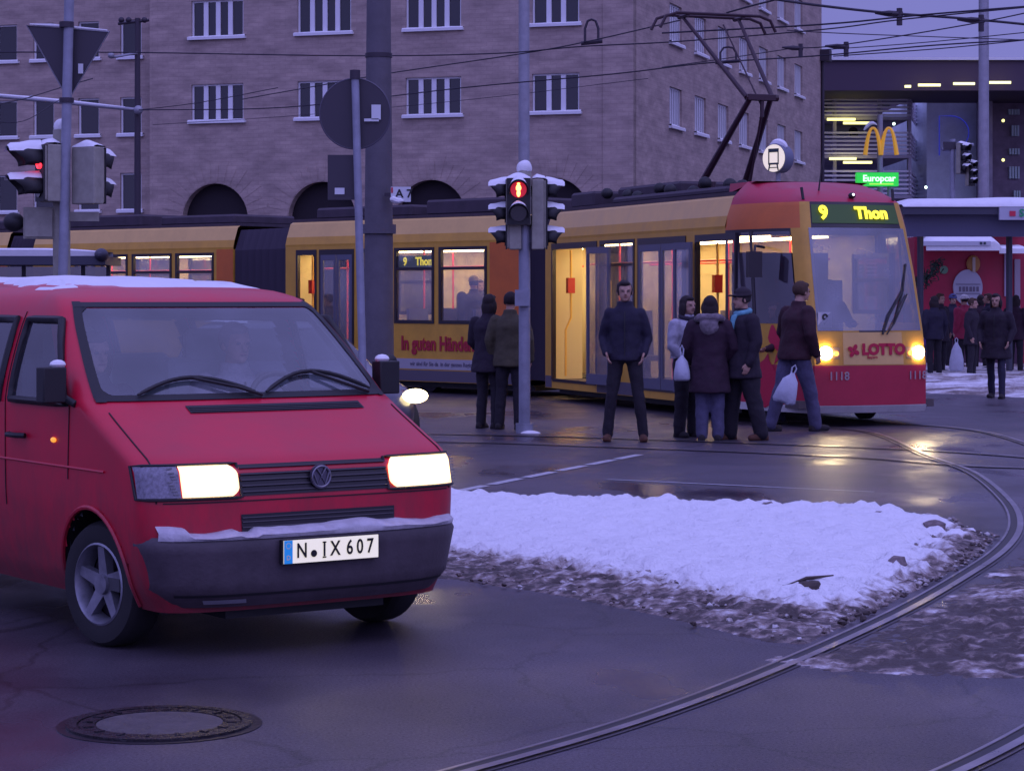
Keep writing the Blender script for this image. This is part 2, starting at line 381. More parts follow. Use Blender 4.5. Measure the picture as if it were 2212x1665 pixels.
def hisl(p, de):
    v = Vector((p.x, p.y, 0)); n1 = noise.fractal(v*1.1, 1, 2, 4); n2 = noise.fractal(v*5, 1, 2, 4); n3 = noise.fractal(v*16, .8, 2, 3)
    ins = inside(p, snowpoly); ds = edist(p, snowpoly)*(1 if ins else -1)+n2*.12+n3*.03
    base = -.005+.030*min(1, de/.20)*(1+.8*n2)+.006*n3
    h = base*(1.1 if n2+n3*.6 > -.35 else .5)
    s = max(0, min(1, (ds+.05)/.38)); s = s*s*(3-2*s)
    h = h+s*(.065+.028*n1+.006*n2+.0015*n3)
    back = min(1, max(0, (p.y-15.5)/3.5))
    # berm of ploughed lumps along the near edge
    berm = math.exp(-((ds-.02)/.20)**2)*(.022*(1-back)+.006)*(1+.8*n2+.35*n3); h += max(0, berm)
    dirt = .70-1.03*max(0, min(1, (ds+.20)/.46))+.30*n3-.22*n2+.10*max(0, n1)
    dirt = dirt-back*.35*(1 if ds > -.1 else 0)
    h -= .02*(de < .05)
    return h, max(-.2, dirt)
field('snow_island', slushpoly, hisl, .028, SLUSH, kind='structure')
# crumbs of ploughed ice along the near and right rims, too many to count
def crumbs(n, name, place, seed):
    random.seed(seed); m = MB(); at = []
    for _ in range(n):
        r = place()
        if r is None: continue
        c, sz, d = r; k0 = len(m.v); m.ball(c, sz, (1.2, 1, .75), 7, 5)
        for i in range(k0, len(m.v)):
            q = Vector(m.v[i]); m.v[i] = tuple(c+(q-c)*(1+.9*noise.noise(q*60))); at.append(d+random.uniform(-.08, .08))
    return tag(m.build(name, SLUSH, smooth=25, attr=('dirt', at)), kind='stuff')
OP = [Vector((q.x, q.y)) for q in slushpoly]
def pl1():
    q = Vector((random.uniform(-2.2, 4.3), random.uniform(11.2, 19.8)))
    if not inside(q, OP): return None
    ds = edist(q, snowpoly)*(1 if inside(q, snowpoly) else -1)
    if ds > .10 or (q.y > 17.5 and random.random() < .75): return None
    if random.random() > math.exp(-(abs(ds+.05)/.35)): return None
    s_ = random.choice((.006, .008, .010, .012, .018)); return Vector((q.x, q.y, .02+max(0, ds+.1)*.12)), s_, random.choice((.45, .58, .66, .75, .85))
tag(crumbs(30000, 'ice_crumbs', pl1, 11), 'crumbs of dirty ploughed ice around the snow island', 'ice crumbs')
def hslush(p, de):
    v = Vector((p.x, p.y, 3)); n1 = noise.fractal(v*1.3, 1, 2, 4); n2 = noise.fractal(v*6, 1, 2, 4); n3 = noise.fractal(v*18, .8, 2, 3)
    h = -.007+.034*min(1, de/.45)*(1+1.0*n2)+.012*n3+.012*n1
    return h, .84-.40*max(0, n1+.1)-.28*n2+.20*n3
outer_c = off(cp, .17-.0)  # keep clear of the inner rail border
field('slush_strip', [G(1640, 1428), G(1830, 1372), G(1960, 1318), G(2100, 1262), G(2205, 1180), G(2330, 1150), Vector((5.6, 13.2, 0)), Vector((5.0, 10.2, 0)), G(2212, 1472), G(2000, 1462), G(1800, 1452)], hslush, .03, SLUSH, kind='structure')
def hbank(p, de):
    v = Vector((p.x, p.y, 8)); n1 = noise.fractal(v*.7, 1, 2, 4); n2 = noise.fractal(v*3, 1, 2, 4)
    return -.02+.08*min(1, de/.8)*(1+.7*n1)+.03*n2, .47-.4*n1+.25*n2
field('snowy_pavement', [G(1985, 850), G(2400, 868), Vector((22, 44, 0)), Vector((26, 62, 0)), Vector((8, 62, 0)), Vector((7.2, 48, 0))], hbank, .16, SLUSH, kind='structure')
# dark leaf-litter lumps and a wet branch stub on the island
m = MB(); random.seed(3)
LUMP = mat('dirty_ice', (.16, .12, .12), .6, var=.5, vscale=30)
def icelump(px, py, r, label):
    c = G(px, py, .06); m = MB(); m.ball(c, r, (1.2, .8, .8), 9, 6)
    for i, v in enumerate(m.v):
        q = Vector(v); k = 1+.45*noise.noise(q*22); m.v[i] = tuple(c+(q-c)*k)
    tag(m.build('ice_lump', LUMP, smooth=20), label, 'ice lump', 'dirty ice lumps on the island rim')
icelump(1655, 1095, .055, 'dirty ice lump on the far rim of the snow island, left of the middle')
icelump(1905, 1117, .06, 'dirty ice lump at the far right rim of the snow island')
icelump(2020, 1140, .07, 'largest dark ice lump at the pointed right tip of the snow island')
icelump(1940, 1218, .06, 'dark ice lump on the near right flank of the snow island')
DEBR = mat('dark_debris', (.06, .04, .035), .7, var=.4, vscale=30)
m = MB(); c = G(1742, 1268, .07)
m.ball(c, .11, (1.15, .55, .40), 16, 10); m.ball(c+Vector((-.13, -.03, -.01)), .05, (1.2, .8, .6), 10, 7)
for i, v in enumerate(m.v):
    q = Vector(v); m.v[i] = tuple(q+(q-c)*.55*noise.noise(q*16))
m.tube([c+Vector((-.20, -.04, -.02)), c+Vector((0, 0, .05)), c+Vector((.16, .06, .06))], [.006, .012, .004], 6)
tag(m.build('debris_heap', DEBR), 'dark patch of twigs and dirt breaking through the front of the snow island', 'debris')
# --- manhole cover
mc = G(345, 1565); root = thing('manhole_cover', 'round manhole cover with iron rim and concrete centre sunk in the road', 'manhole cover', (mc.x, mc.y, 0))
IRON = mat('cast_iron', (.035, .03, .035), .28, .6, var=.4, vscale=30, bump=.3, bscale=60)
def ring(mb, c, r0, r1, z0, z1, n=64):
    rows = []
    for r, z in ((r0, z0), (r0, z1), (r1, z1), (r1, z0)): rows.append([Vector((c[0]+r*cos(2*pi*k/n), c[1]+r*sin(2*pi*k/n), z)) for k in range(n+1)])
    mb.grid(rows)
X = Matrix.Translation((mc.x, mc.y, 0))
m = MB(X); ring(m, (0, 0), .325, .368, .0, .014); m.build('outer_rim', IRON, root)
m = MB(X); ring(m, (0, 0), .255, .318, .0, .011)
for k in range(16): a = 2*pi*k/16; m.obox((.286*cos(a), .286*sin(a), .012), (.02*cos(a), .02*sin(a), 0), (-.008*sin(a), .008*cos(a), 0), (0, 0, .004))
m.build('cover_ring', IRON, root)
m = MB(X); m.cyl((0, 0, 0), (0, 0, .009), .25, n=48); m.build('concrete_centre', mat('cover_concrete', (.075, .062, .066), .5, var=.3, vscale=12, bump=.5, bscale=60), root)
m = MB(X); m.cyl((0, 0, 0), (0, 0, .004), .405, n=48); m.build('tar_collar', mat('tar', (.018, .014, .018), .3, bump=.2, bscale=30), root)

# ============================================================ CORNER BUILDING
CB = Vector((4.5, 85.8, 0)); RB = atan2(.3126, -.95)
def stone():
    m = bpy.data.materials.new('coursed_stone'); m.use_nodes = True
    n = m.node_tree.nodes; l = m.node_tree.links; b = n["Principled BSDF"]
    t = n.new("ShaderNodeTexCoord"); s = n.new("ShaderNodeSeparateXYZ"); l.new(t.outputs['Object'], s.inputs[0])
    a = n.new("ShaderNodeMath"); l.new(s.outputs['X'], a.inputs[0]); l.new(s.outputs['Y'], a.inputs[1])
    c = n.new("ShaderNodeCombineXYZ"); l.new(a.outputs[0], c.inputs[0]); l.new(s.outputs['Z'], c.inputs[1])
    br = n.new("ShaderNodeTexBrick"); l.new(c.outputs[0], br.inputs['Vector']); br.inputs['Scale'].default_value = 1
    br.inputs['Brick Width'].default_value = .46; br.inputs['Row Height'].default_value = .155; br.inputs['Mortar Size'].default_value = .010; br.inputs['Bias'].default_value = -.1
    br.inputs['Color1'].default_value = (.40, .315, .275, 1); br.inputs['Color2'].default_value = (.36, .28, .25, 1); br.inputs['Mortar'].default_value = (.33, .255, .23, 1)
    z = n.new("ShaderNodeTexNoise"); z.inputs['Scale'].default_value = 1.0; z.inputs['Detail'].default_value = 7; z.inputs['Roughness'].default_value = .7
    mp = n.new("ShaderNodeMapping"); mp.inputs['Scale'].default_value = (.7, 2.0, 1); l.new(c.outputs[0], mp.inputs[0]); l.new(mp.outputs[0], z.inputs['Vector'])
    r = n.new("ShaderNodeValToRGB"); r.color_ramp.elements[0].position = .3; r.color_ramp.elements[0].color = (.66, .65, .66, 1); r.color_ramp.elements[1].position = .7; r.color_ramp.elements[1].color = (1.3, 1.28, 1.25, 1)
    l.new(z.outputs['Fac'], r.inputs[0]); mx = n.new("ShaderNodeMix"); mx.data_type = 'RGBA'; mx.blend_type = 'MULTIPLY'; mx.inputs[0].default_value = 1
    l.new(br.outputs['Color'], mx.inputs[6]); l.new(r.outputs[0], mx.inputs[7]); l.new(mx.outputs[2], b.inputs['Base Color']); b.inputs['Roughness'].default_value = .85
    bp = n.new("ShaderNodeBump"); bp.inputs['Strength'].default_value = .25; bp.inputs['Distance'].default_value = .015; l.new(br.outputs['Fac'], bp.inputs['Height']); bp.invert = True; l.new(bp.outputs[0], b.inputs['Normal'])
    return m
STONE = stone()
WHITE = mat('white_window_frame', (.72, .72, .74), .5)
DGLASS = mat('dark_window_glass', (.012, .010, .016), .08, spec=.7)
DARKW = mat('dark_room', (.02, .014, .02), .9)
bld = thing('corner_building', 'tall stone corner building with rows of white framed windows and ground floor arches', 'building', CB, RB)
XB = ROOTM[bld]
XR = XB @ Matrix(((0, -1, 0, 0), (-1, 0, 0, 0), (0, 0, 1, 0), (0, 0, 0, 1)))  # right face: x runs along it away from the corner; outward = +y? (mirrored)
TOP = 21.0
cols = [(3.02, 1.85, 3), (7.9, 2.25, 4), (12.4, 2.25, 4), (16.95, 2.25, 4)]; rowsL = [8.6, 11.9, 15.2]
openL = [(c-w_/2, c+w_/2, z, z+1.45) for c, w_, _ in cols for z in rowsL]
arch = [(c+.1, 1.42, 4.72) for c, _, _ in cols]
def wallslab(mb, rs, y0, y1):
    for a, b, z0, z1 in rs: mb.box(a, b, y0, y1, z0, z1)
m = MB(XB); wallslab(m, rects(.4, 19.9, 0, TOP, openL+[(c-r, c+r, 0, zc+r) for c, r, zc in arch]), -.4, 0)
for c, r, zc in arch:
    n = 20
    for k in range(n):
        a0 = pi-pi*k/n; a1 = pi-pi*(k+1)/n
        m.prism([(c+r*cos(a0), 0, zc+r*sin(a0)), (c+r*cos(a1), 0, zc+r*sin(a1)), (c+r*cos(a1), 0, zc+r), (c+r*cos(a0), 0, zc+r)], (0, -.4, 0))
m.build('main_facade', STONE, bld, smooth=0)
m = MB(XB); m.box(-.0, 1.15, -.395, .07, 0, TOP); m.build('corner_pilaster', STONE, bld, smooth=0)
for c, r, zc in arch:       # arch recess with fan of voussoirs
    m = MB(XB)
    for k in range(17):
        a = pi*(k+.5)/17; ra, rb = r+.04, r+(.95 if k % 2 else .75); da = pi/17*.40
        m.prism([(c+ra*cos(a-da), .0, zc+ra*sin(a-da)), (c+rb*cos(a-da), .0, zc+rb*sin(a-da)), (c+rb*cos(a+da), .0, zc+rb*sin(a+da)), (c+ra*cos(a+da), .0, zc+ra*sin(a+da))], (0, .012, 0))
    m.build('arch_stones', STONE, bld, smooth=0)
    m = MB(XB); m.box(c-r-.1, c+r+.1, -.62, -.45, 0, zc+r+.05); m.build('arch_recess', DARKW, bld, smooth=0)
def window(xf, a, b, z0, z1, n, parent, s=1, snow=True):
    m = MB(xf); frame_box(m, a, b, z0, z1, -.20*s, -.10*s, .07)
    wd = (b-a-.14); t = (.19 if n < 5 else .10)
    for k in range(1, n): x = a+.07+wd*k/n; m.box(x-t/2, x+t/2, -.19*s, -.08*s, z0+.07, z1-.07)
    f = m.build('window', WHITE, parent, smooth=0)
    g = MB(xf); g.box(a+.05, b-.05, -.165*s, -.15*s, z0+.05, z1-.05); g.build('pane', DGLASS, f, smooth=0)
    k = MB(xf); k.box(a-.12, b+.12, -.09*s, .14*s, z0-.10, z0+.0); k.build('sill', WHITE, f, smooth=0)
    if snow:
        q = MB(xf); rr = []
        for i in range(9):
            x = a-.11+(b-a+.22)*i/8; h = .05+.03*noise.noise(Vector((x*2, z0, a)))
            rr.append([(x, -.07*s, z0+.002), (x, -.02*s, z0+h), (x, .1*s, z0+h*.9), (x, .138*s, z0+.002)])
        q.grid(rr); q.build('snow_cap', SNOW, f)
for c, w_, n in cols:
    for z in rowsL: window(XB, c-w_/2, c+w_/2, z, z+1.45, n, bld)
# right face : local -y direction
XF = XB @ Matrix.Rotation(pi/2*-1, 4, 'Z')
# XF x-axis = along building local -y ; outward = +x(building)... facing the free corner side is -y here
rc = [6.4+4.17*k for k in range(7)]; rowsR = [8.4, 11.7, 15.0, 18.2]
openR = [(c-1.0, c+1.0, z, z+1.55) for c in rc for z in rowsR]
m = MB(XF); wallslab(m, rects(.0, 37.6, 0, TOP, openR), -.0, .4)
m.build('side_facade', STONE, bld, smooth=0)
for c in rc:
    for z in rowsR: window(XF, c-1.0, c+1.0, z, z+1.55, 5, bld, s=-1)
m = MB(XF); m.cyl((37.4, -.1, 0), (37.4, -.1, 14.3), .09); m.box(37.1, 37.8, -.5, .1, 14.0, 14.6); m.build('drainpipe', DARKMETAL, bld)
# left wing, a little recessed, narrow windows
wc = [(21.05, .95), (22.95, .95), (25.0, .95), (26.7, .95), (28.8, .95)]; rowsW = [5.15, 8.2, 11.3, 14.4]
m = MB(XB); wallslab(m, rects(19.9, 31, 0, TOP, [(c-w_/2, c+w_/2, z, z+1.5) for c, w_ in wc for z in rowsW]), -1.0, -.6)
m.build('wing_facade', STONE, bld, smooth=0)
XW = XB @ Matrix.Translation((0, -.6, 0))
for c, w_ in wc:
    for z in rowsW: window(XW, c-w_/2, c+w_/2, z, z+1.5, 1, bld)
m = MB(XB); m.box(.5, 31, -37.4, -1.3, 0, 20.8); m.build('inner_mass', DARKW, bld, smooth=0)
m = MB(XB); m.box(-.3, 31.2, -37.9, .3, TOP, TOP+.5); m.build('cornice', STONE, bld, smooth=0)

# ============================================================ PARKING GARAGE (far right)
GC = mat('garage_concrete', (.42, .38, .46), .85, var=.25, vscale=.6)
GD = mat('garage_dark', (.075, .05, .078), .8)
TUBE = mat('fluorescent_tube', (.9, .9, .6), .4, emit=(1.0, .93, .30), es=2.0)
YG = 146.0
def q3(px, py, Y=YG): return W(px, py, Y)
org = W(1780, 640, YG); gar = thing('parking_garage', 'multi storey parking garage with railed decks and a wide dark roof', 'building', (org.x, YG, 0))
def pbox(mb, x0, x1, y0, y1, Y, dep):    # box whose front face spans a photo rectangle at distance Y
    a = W(x0, y1, Y); b = W(x1, y0, Y); mb.box(a.x, b.x, Y, Y+dep, a.z, b.z)
m = MB(); pbox(m, 1700, 2500, 130, 196, 140, 9); m.build('roof_fascia', GD, gar, smooth=0)
m = MB(); pbox(m, 1700, 2500, 124, 130.0, 139.8, 9.5); m.build('roof_snow', SNOW, gar, smooth=0)
lv = [(205, 255), (285, 338), (368, 425), (455, 520), (550, 600)]
for k, (a, b) in enumerate(lv):
    m = MB(); pbox(m, 1700, 1965, b-3, b+4, YG, 22); m.build('deck_slab', GC, gar, smooth=0)
    m = MB(); 
    for i in range(6):
        y = a+(b-a)*i/6; pbox(m, 1700, 1965, y, y+4.2, YG, .12)
        A = W(1965, y+2, YG); B = W(2012, y+ (2 if y > 640 else 2), YG+34); B = Vector((B.x, YG+34, A.z)); 
        m.obox((A+Vector((B.x-A.x, 34, 0))*.5), Vector((B.x-A.x, 34, 0))*.5, (.06, 0, 0), (0, 0, .06))
    m.build('railing', mat('galvanised_rail', (.78, .74, .82), .6), gar, smooth=0)
m = MB()
for x in (1700, 1800, 1898, 1962): pbox(m, x, x+7, 196, 640, YG+.3, .5)
m.build('deck_columns', GC, gar, smooth=0)
m = MB(); pbox(m, 1700, 2010, 190, 640, YG+24, .5); m.build('deck_back_wall', GD, gar, smooth=0)
m = MB(); pbox(m, 2002, 2116, 197, 640, 150, 18); m.build('stair_tower', mat('tower_panel', (.72, .80, .86), .6, var=.1, vscale=2), gar, smooth=0)
m = MB(); pbox(m, 2116, 2500, 190, 640, 149, 20); m.build('office_wing', mat('office_wall', (.22, .17, .22), .8, var=.3, vscale=1), gar, smooth=0)
m = MB(); pbox(m, 2118, 2144, 190, 640, 147.5, 1); m.build('office_pier', GC, gar, smooth=0)
for (x0, x1, y0, y1, n) in [(2167, 2202, 206, 221, 2), (2178, 2204, 236, 248, 4), (2185, 2203, 271, 294, 3), (2180, 2204, 321, 334, 4), (2180, 2204, 360, 386, 4), (2190, 2206, 412, 432, 3)]:
    m = MB()
    for k in range(n): a = x0+(x1-x0)*k/n; pbox(m, a+.6, a+(x1-x0)/n-1.2, y0, y1, 148.7, .25)
    m.build('window', mat('pale_window', (.5, .62, .62), .5), gar, smooth=0)
def tubelight(x0, x1, y, Y, mm=TUBE, h=2.6):
    m = MB(); pbox(m, x0, x1, y-h, y+h, Y, .15); m.build('tube_light', mm, gar, smooth=0)
for x0, x1, y in [(1955, 1968, 187), (1984, 2032, 184), (2060, 2106, 181), (2138, 2184, 178.5), (1998, 2036, 198)]: tubelight(x0, x1, y, 139.2 if y < 190 else 144)
for x0, x1, y in [(1775, 1818, 205), (1787, 1848, 258), (1822, 1885, 266), (1792, 1850, 343), (1822, 1884, 351)]: tubelight(x0, x1, y, YG-.5)
for x, y in [(2167, 261), (2167, 346)]:
    m = MB(); m.ball(W(x, y, 147), .10); m.build('wall_lamp', TUBE, gar)
m = MB(); m.ball(W(2000, 405, 145), .09); m.ball(W(1931, 268, 145), .09); m.build('wall_lamp', mat('cool_lamp', (.9, .9, .9), .4, emit=(.7, 1, .85), es=4), gar)
NEON = mat('blue_neon', (.03, .05, .5), .4, emit=(.03, .04, .5), es=.5)
m = MB(); pts = [W(2029, 336, 149.7), W(2029, 251, 149.7)]+[W(2055+38*sin(a)*1.0, 287-36*cos(a), 149.7) for a in [pi*k/12 for k in range(13)]]+[W(2034, 323, 149.7)]
m.tube(pts, .035, 6); m.build('neon_letter', NEON, gar)
# snowy cars left on the decks: built below with the car builder
# --- golden arches on a pole and the green hire-car sign
YS = 112.0
b0 = W(1898, 640, YS); r_ = thing('arches_sign', 'yellow letter M arches on a tall grey pole before the garage', 'sign', (b0.x, YS, 0))
YEL = mat('sign_yellow', (.75, .42, .03), .4, emit=(.8, .36, .03), es=.32)
def archpts(x0, x1, yb, yt):
    o = []; n = 16
    for k in range(n+1):
        u = -1+2*k/n; x = (x0+x1)/2+(x1-x0)/2*u; y = yt+(yb-yt)*(abs(u)**2.4)
        o.append(W(x, y, YS))
    return o
m = MB(); m.tube(archpts(1869, 1903, 335, 277), [.115-.05*sin(pi*k/16) for k in range(17)], 8); m.build('arch', YEL, r_)
m = MB(); m.tube(archpts(1903, 1937, 335, 277), [.115-.05*sin(pi*k/16) for k in range(17)], 8); m.build('arch', YEL, r_)
m = MB(); m.cyl((b0.x+.1, YS+.2, 0), (b0.x+.1, YS+.2, W(0, 248, YS).z), .14); m.build('pole', GREYMETAL, r_)
m = MB(); m.tube([W(1866+4*k, 286-14*sin(pi*k/9)-k*.3, YS-.1)+Vector((0, 0, .1)) for k in range(8)], [.03, .07, .09, .1, .1, .09, .06, .03], 6)
m.build('snow_cap', SNOW, r_)
b0 = W(1896, 640, YS-2); r_ = thing('rental_sign', 'lit green sign box with white rental firm lettering above the tram roof', 'sign', (b0.x, YS-2, 0))
m = MB(); pbox(m, 1851, 1941, 373, 402, YS-2, .5); m.build('sign_box', mat('sign_green', (.02, .5, .06), .4, emit=(.02, .62, .05), es=.85), r_, smooth=0)
WL = mat('sign_white_lit', (.8, .8, .8), .4, emit=(.85, 1, .8), es=.9)
m = MB(); m.text('Europcar', W(1899, 386, YS-2.03), .42, (1, 0, 0), (0, 0, 1), .02, .012); m.build('lettering', WL, r_, smooth=0)
m = MB(); pbox(m, 1878, 1930, 396.6, 399, YS-2.03, .02); m.build('underline', mat('sign_lime', (.5, .8, .1), .4, emit=(.5, 1, .1), es=.8), r_, smooth=0)
m = MB(); m.cyl((b0.x-.6, YS-1.7, 0), (b0.x-.6, YS-1.7, W(0, 400, YS).z), .1); m.cyl((b0.x+.6, YS-1.7, 0), (b0.x+.6, YS-1.7, W(0, 400, YS).z), .1); m.build('leg', GREYMETAL, r_)
# ============================================================ MASTS, WIRES
CONCP = mat('mast_concrete', (.105, .095, .115), .7, var=.2, vscale=3, bump=.2, bscale=30)
def mast(name, px, Y, w0, w1, H, label, cat='mast', m_=CONCP, n=14, group=None):
    p = W(px, 640, Y); r = thing(name, label, cat, (p.x, Y, 0), 0, group)
    m = MB(); m.tube([(p.x, Y, 0), (p.x, Y, H)], [w0/2, w1/2], n); m.build('shaft', m_, r)
    return r, p
r, p = mast('catenary_mast', 818, 34, .47, .30, 9.2, 'thick tapered grey mast left of the pedestrian light, carrying the A7 plate')
m = MB(); m.cyl((p.x, 34, W(0, 505, 34).z), (p.x, 34, W(0, 485, 34).z), .255); m.build('collar', CONCP, r)
m = MB(); m.cyl((p.x, 34, 0), (p.x, 34, .25), .36); m.build('base_collar', CONCP, r)
m = MB(); m.cyl((p.x, 34, W(0, 125, 34).z), (p.x, 34, W(0, 116, 34).z), .2); m.build('wire_clamp', DARKMETAL, r)
# A7 plate hung on the mast
c = W(868, 420, 33.7); s7 = thing('platform_plate', 'white plate reading A 7 with snow on it, beside the thick mast', 'sign', (c.x, 33.7, c.z-.12))
m = MB(); m.box(c.x-.16, c.x+.13, 33.7, 33.72, c.z-.11, c.z+.11); m.build('plate', mat('sign_white', (.62, .64, .66), .5), s7, smooth=0)
m = MB(); m.text('A 7', (c.x+.03, 33.695, c.z+.005), .17, (1, 0, 0), (0, 0, 1), .004, .004); m.build('lettering', mat('sign_black', (.01, .01, .012), .5), s7, smooth=0)
m = MB(); m.box(c.x-.155, c.x-.13, 33.694, 33.699, c.z+.02, c.z+.10); m.build('red_mark', mat('sign_red', (.5, .02, .04), .5), s7, smooth=0)
m = MB(); m.tube([(c.x-.17+.04*k, 33.66, c.z-.075-.006*k+.01*sin(k*1.7)) for k in range(6)], [.02, .045, .05, .04, .035, .01], 7); m.build('snow_cap', SNOW, s7)
m = MB(); m.box(p.x+.1, c.x-.1, 33.72, 33.76, c.z-.03, c.z+.02); m.build('bracket', DARKMETAL, s7, smooth=0)
mast('catenary_mast', 1132, 52, .26, .24, 10.5, 'slim round steel mast rising behind the pedestrian light', m_=GREYMETAL)
mast('catenary_mast', 2125, 62, .30, .26, 12, 'tall grey mast standing against the sky at the right edge', m_=GREYMETAL)
rL, pL = mast('catenary_mast', 297, 70, .24, .16, 10.1, 'dark mast with short crossarm on top beside the left building wing', m_=DARKMETAL)
m = MB(); a = W(255, 52, 70); b = W(322, 44, 70); m.tube([a, b], .045, 8)
for x in (262, 278, 312): q = W(x, 48, 70); m.ball(q+Vector((0, 0, .06)), .09)
m.build('crossarm', DARKMETAL, rL)
m = MB(); m.tube([W(-40, 205, 69.8), W(140, 222, 69.8), W(300, 238, 69.8)], .055, 8); m.build('cantilever_arm', GREYMETAL, rL)
m = MB(); m.tube([W(-40, 202, 69.8), W(60, 211, 69.8), W(150, 220, 69.8), W(270, 232, 69.8)], [.03, .045, .05, .02], 8); m.build('snow_cap', SNOW, rL)
m = MB(); m.ball(W(299, 238, 69.7), .14); m.ball(W(240, 120, 69.7), .1); m.build('insulator', GREYMETAL, rL)
m = MB(); m.tube([W(240, 125, 69.8), W(297, 115, 69.8)], .04, 7); m.tube([W(60, 215, 69.8), W(70, 208, 69.8)], .05, 7); m.build('bracket', GREYMETAL, rL)
WIRE = mat('contact_wire', (.03, .025, .04), .45, .6)
def wz(px, py, z):
    Y = FD*(EYE-z)/(py-YH); return Vector(((px-CX)*Y/FD, Y, z))
def wire(pts, r, label, z=5.9, sag=True):
    P = [wz(x, y, z) for x, y in pts]; Q = cr(P, 6)
    m = MB(); m.tube(Q, r, 5); tag(m.build('overhead_wire', WIRE), label, 'wire', 'tram overhead wires')
wire([(-60, 113), (295, 114), (770, 121), (1070, 116), (1256, 101), (1467, 90), (1780, 64), (1955, 42), (2300, 8)], .011, 'contact wire running nearly level past the upper facade windows then rising to the right')
wire([(522, 215), (730, 178), (845, 158), (1117, 118), (1265, 91), (1470, 44)], .011, 'contact wire climbing from the second window row to the raised pantograph')
wire([(300, 238), (620, 232), (1000, 190), (1318, 161), (1468, 143), (1560, 134), (1780, 120), (2022, 98), (2300, 82)], .014, 'lowest thick wire crossing behind the pantograph knee', 6.4)
wire([(1430, 72), (1780, 53), (1990, 33), (2300, 8)], .015, 'wire crossing the sky just above the highest contact wire', 6.3)
wire([(1570, 28), (1620, 14), (1675, 0), (1740, -18)], .02, 'short guy wire leaving the top edge right of the pantograph head', 7.5)
wire([(1650, -4), (1780, 14), (1920, 29), (2097, 42), (2300, 62)], .026, 'thick feeder wire sloping down across the sky through two insulators', 7.0)
wire([(1710, 105), (1815, 98), (2095, 53), (2300, 10)], .012, 'span wire rising steeply across the sky from the garage roof', 6.6)
wire([(1711, 105), (1560, 128), (1430, 146)], .01, 'thin span wire in front of the side facade', 6.6)
wire([(1700, 66), (1850, 74), (2300, 90)], .010, 'thin faint wire sloping gently down over the garage roof', 6.8)
wire([(1780, 108), (2000, 92), (2300, 62)], .010, 'thin wire low in the sky above the garage roof edge', 6.9)
wire([(1800, 122), (2000, 108), (2130, 96), (2300, 78)], .012, 'lowest thin wire skimming the garage roof edge', 6.9)
wire([(0, 225), (55, 213), (130, 190), (200, 170)], .014, 'short guy wire crossing the left wing windows', 7.0)
wire([(-30, 262), (50, 262), (135, 212)], .012, 'guy wire rising from the left edge to the yield sign', 7.0)
wire([(300, 238), (430, 222), (600, 190)], .012, 'short wire from the dark mast to the facade', 7.0)
wire([(330, 270), (640, 250), (1020, 215), (1400, 170)], .008, 'thin wire crossing below the second row of facade windows', 7.0)
def insul(px, py, z, s, label):
    P = wz(px, py, z); r = thing('wire_insulator', label, 'insulator', P, 0, 'insulators on the overhead wires'); m = MB()
    m.tube([P+Vector((-.26*s, 0, .01)), P+Vector((0, 0, 0)), P+Vector((.26*s, 0, -.01))], [.02*s, .06*s, .05*s], 8); m.tube([P+Vector((.2*s, 0, .1*s)), P+Vector((.2*s, 0, -.22*s))], .055*s, 8)
    m.build('insulator_body', DARKMETAL, r)
insul(1920, 30, 7, 1, 'thick insulator on the feeder wire, left one against the sky'); insul(2097, 44, 7, 1, 'insulator on the feeder wire just left of the tall grey mast')
insul(1808, 101, 6.6, .9, 'insulator low in the sky beside the building edge'); insul(1712, 104, 6.6, .8, 'insulator in front of the side facade near its edge')
def loop(px, py, z, wd, h, label):
    P = wz(px, py, z); m = MB(); m.tube([P+Vector((-wd, 0, 0)), P+Vector((-wd, 0, h*.6)), P+Vector((-wd*.6, 0, h*.93)), P+Vector((0, 0, h)), P+Vector((wd*.6, 0, h*.93)), P+Vector((wd, 0, h*.6)), P+Vector((wd, 0, 0))], .022, 7)
    m.tube([P+Vector((-wd*1.6, 0, -.02)), P+Vector((wd*1.6, 0, .02))], .035, 6); tag(m.build('wire_hanger', DARKMETAL), label, 'hanger', 'loop hangers on the overhead wires')
loop(1278, 92, 5.9, .11, .38, 'tall loop hanger on the contact wire left of the pantograph'); loop(1573, 134, 6.4, .16, .3, 'loop hanger on the lowest wire under the pantograph head')

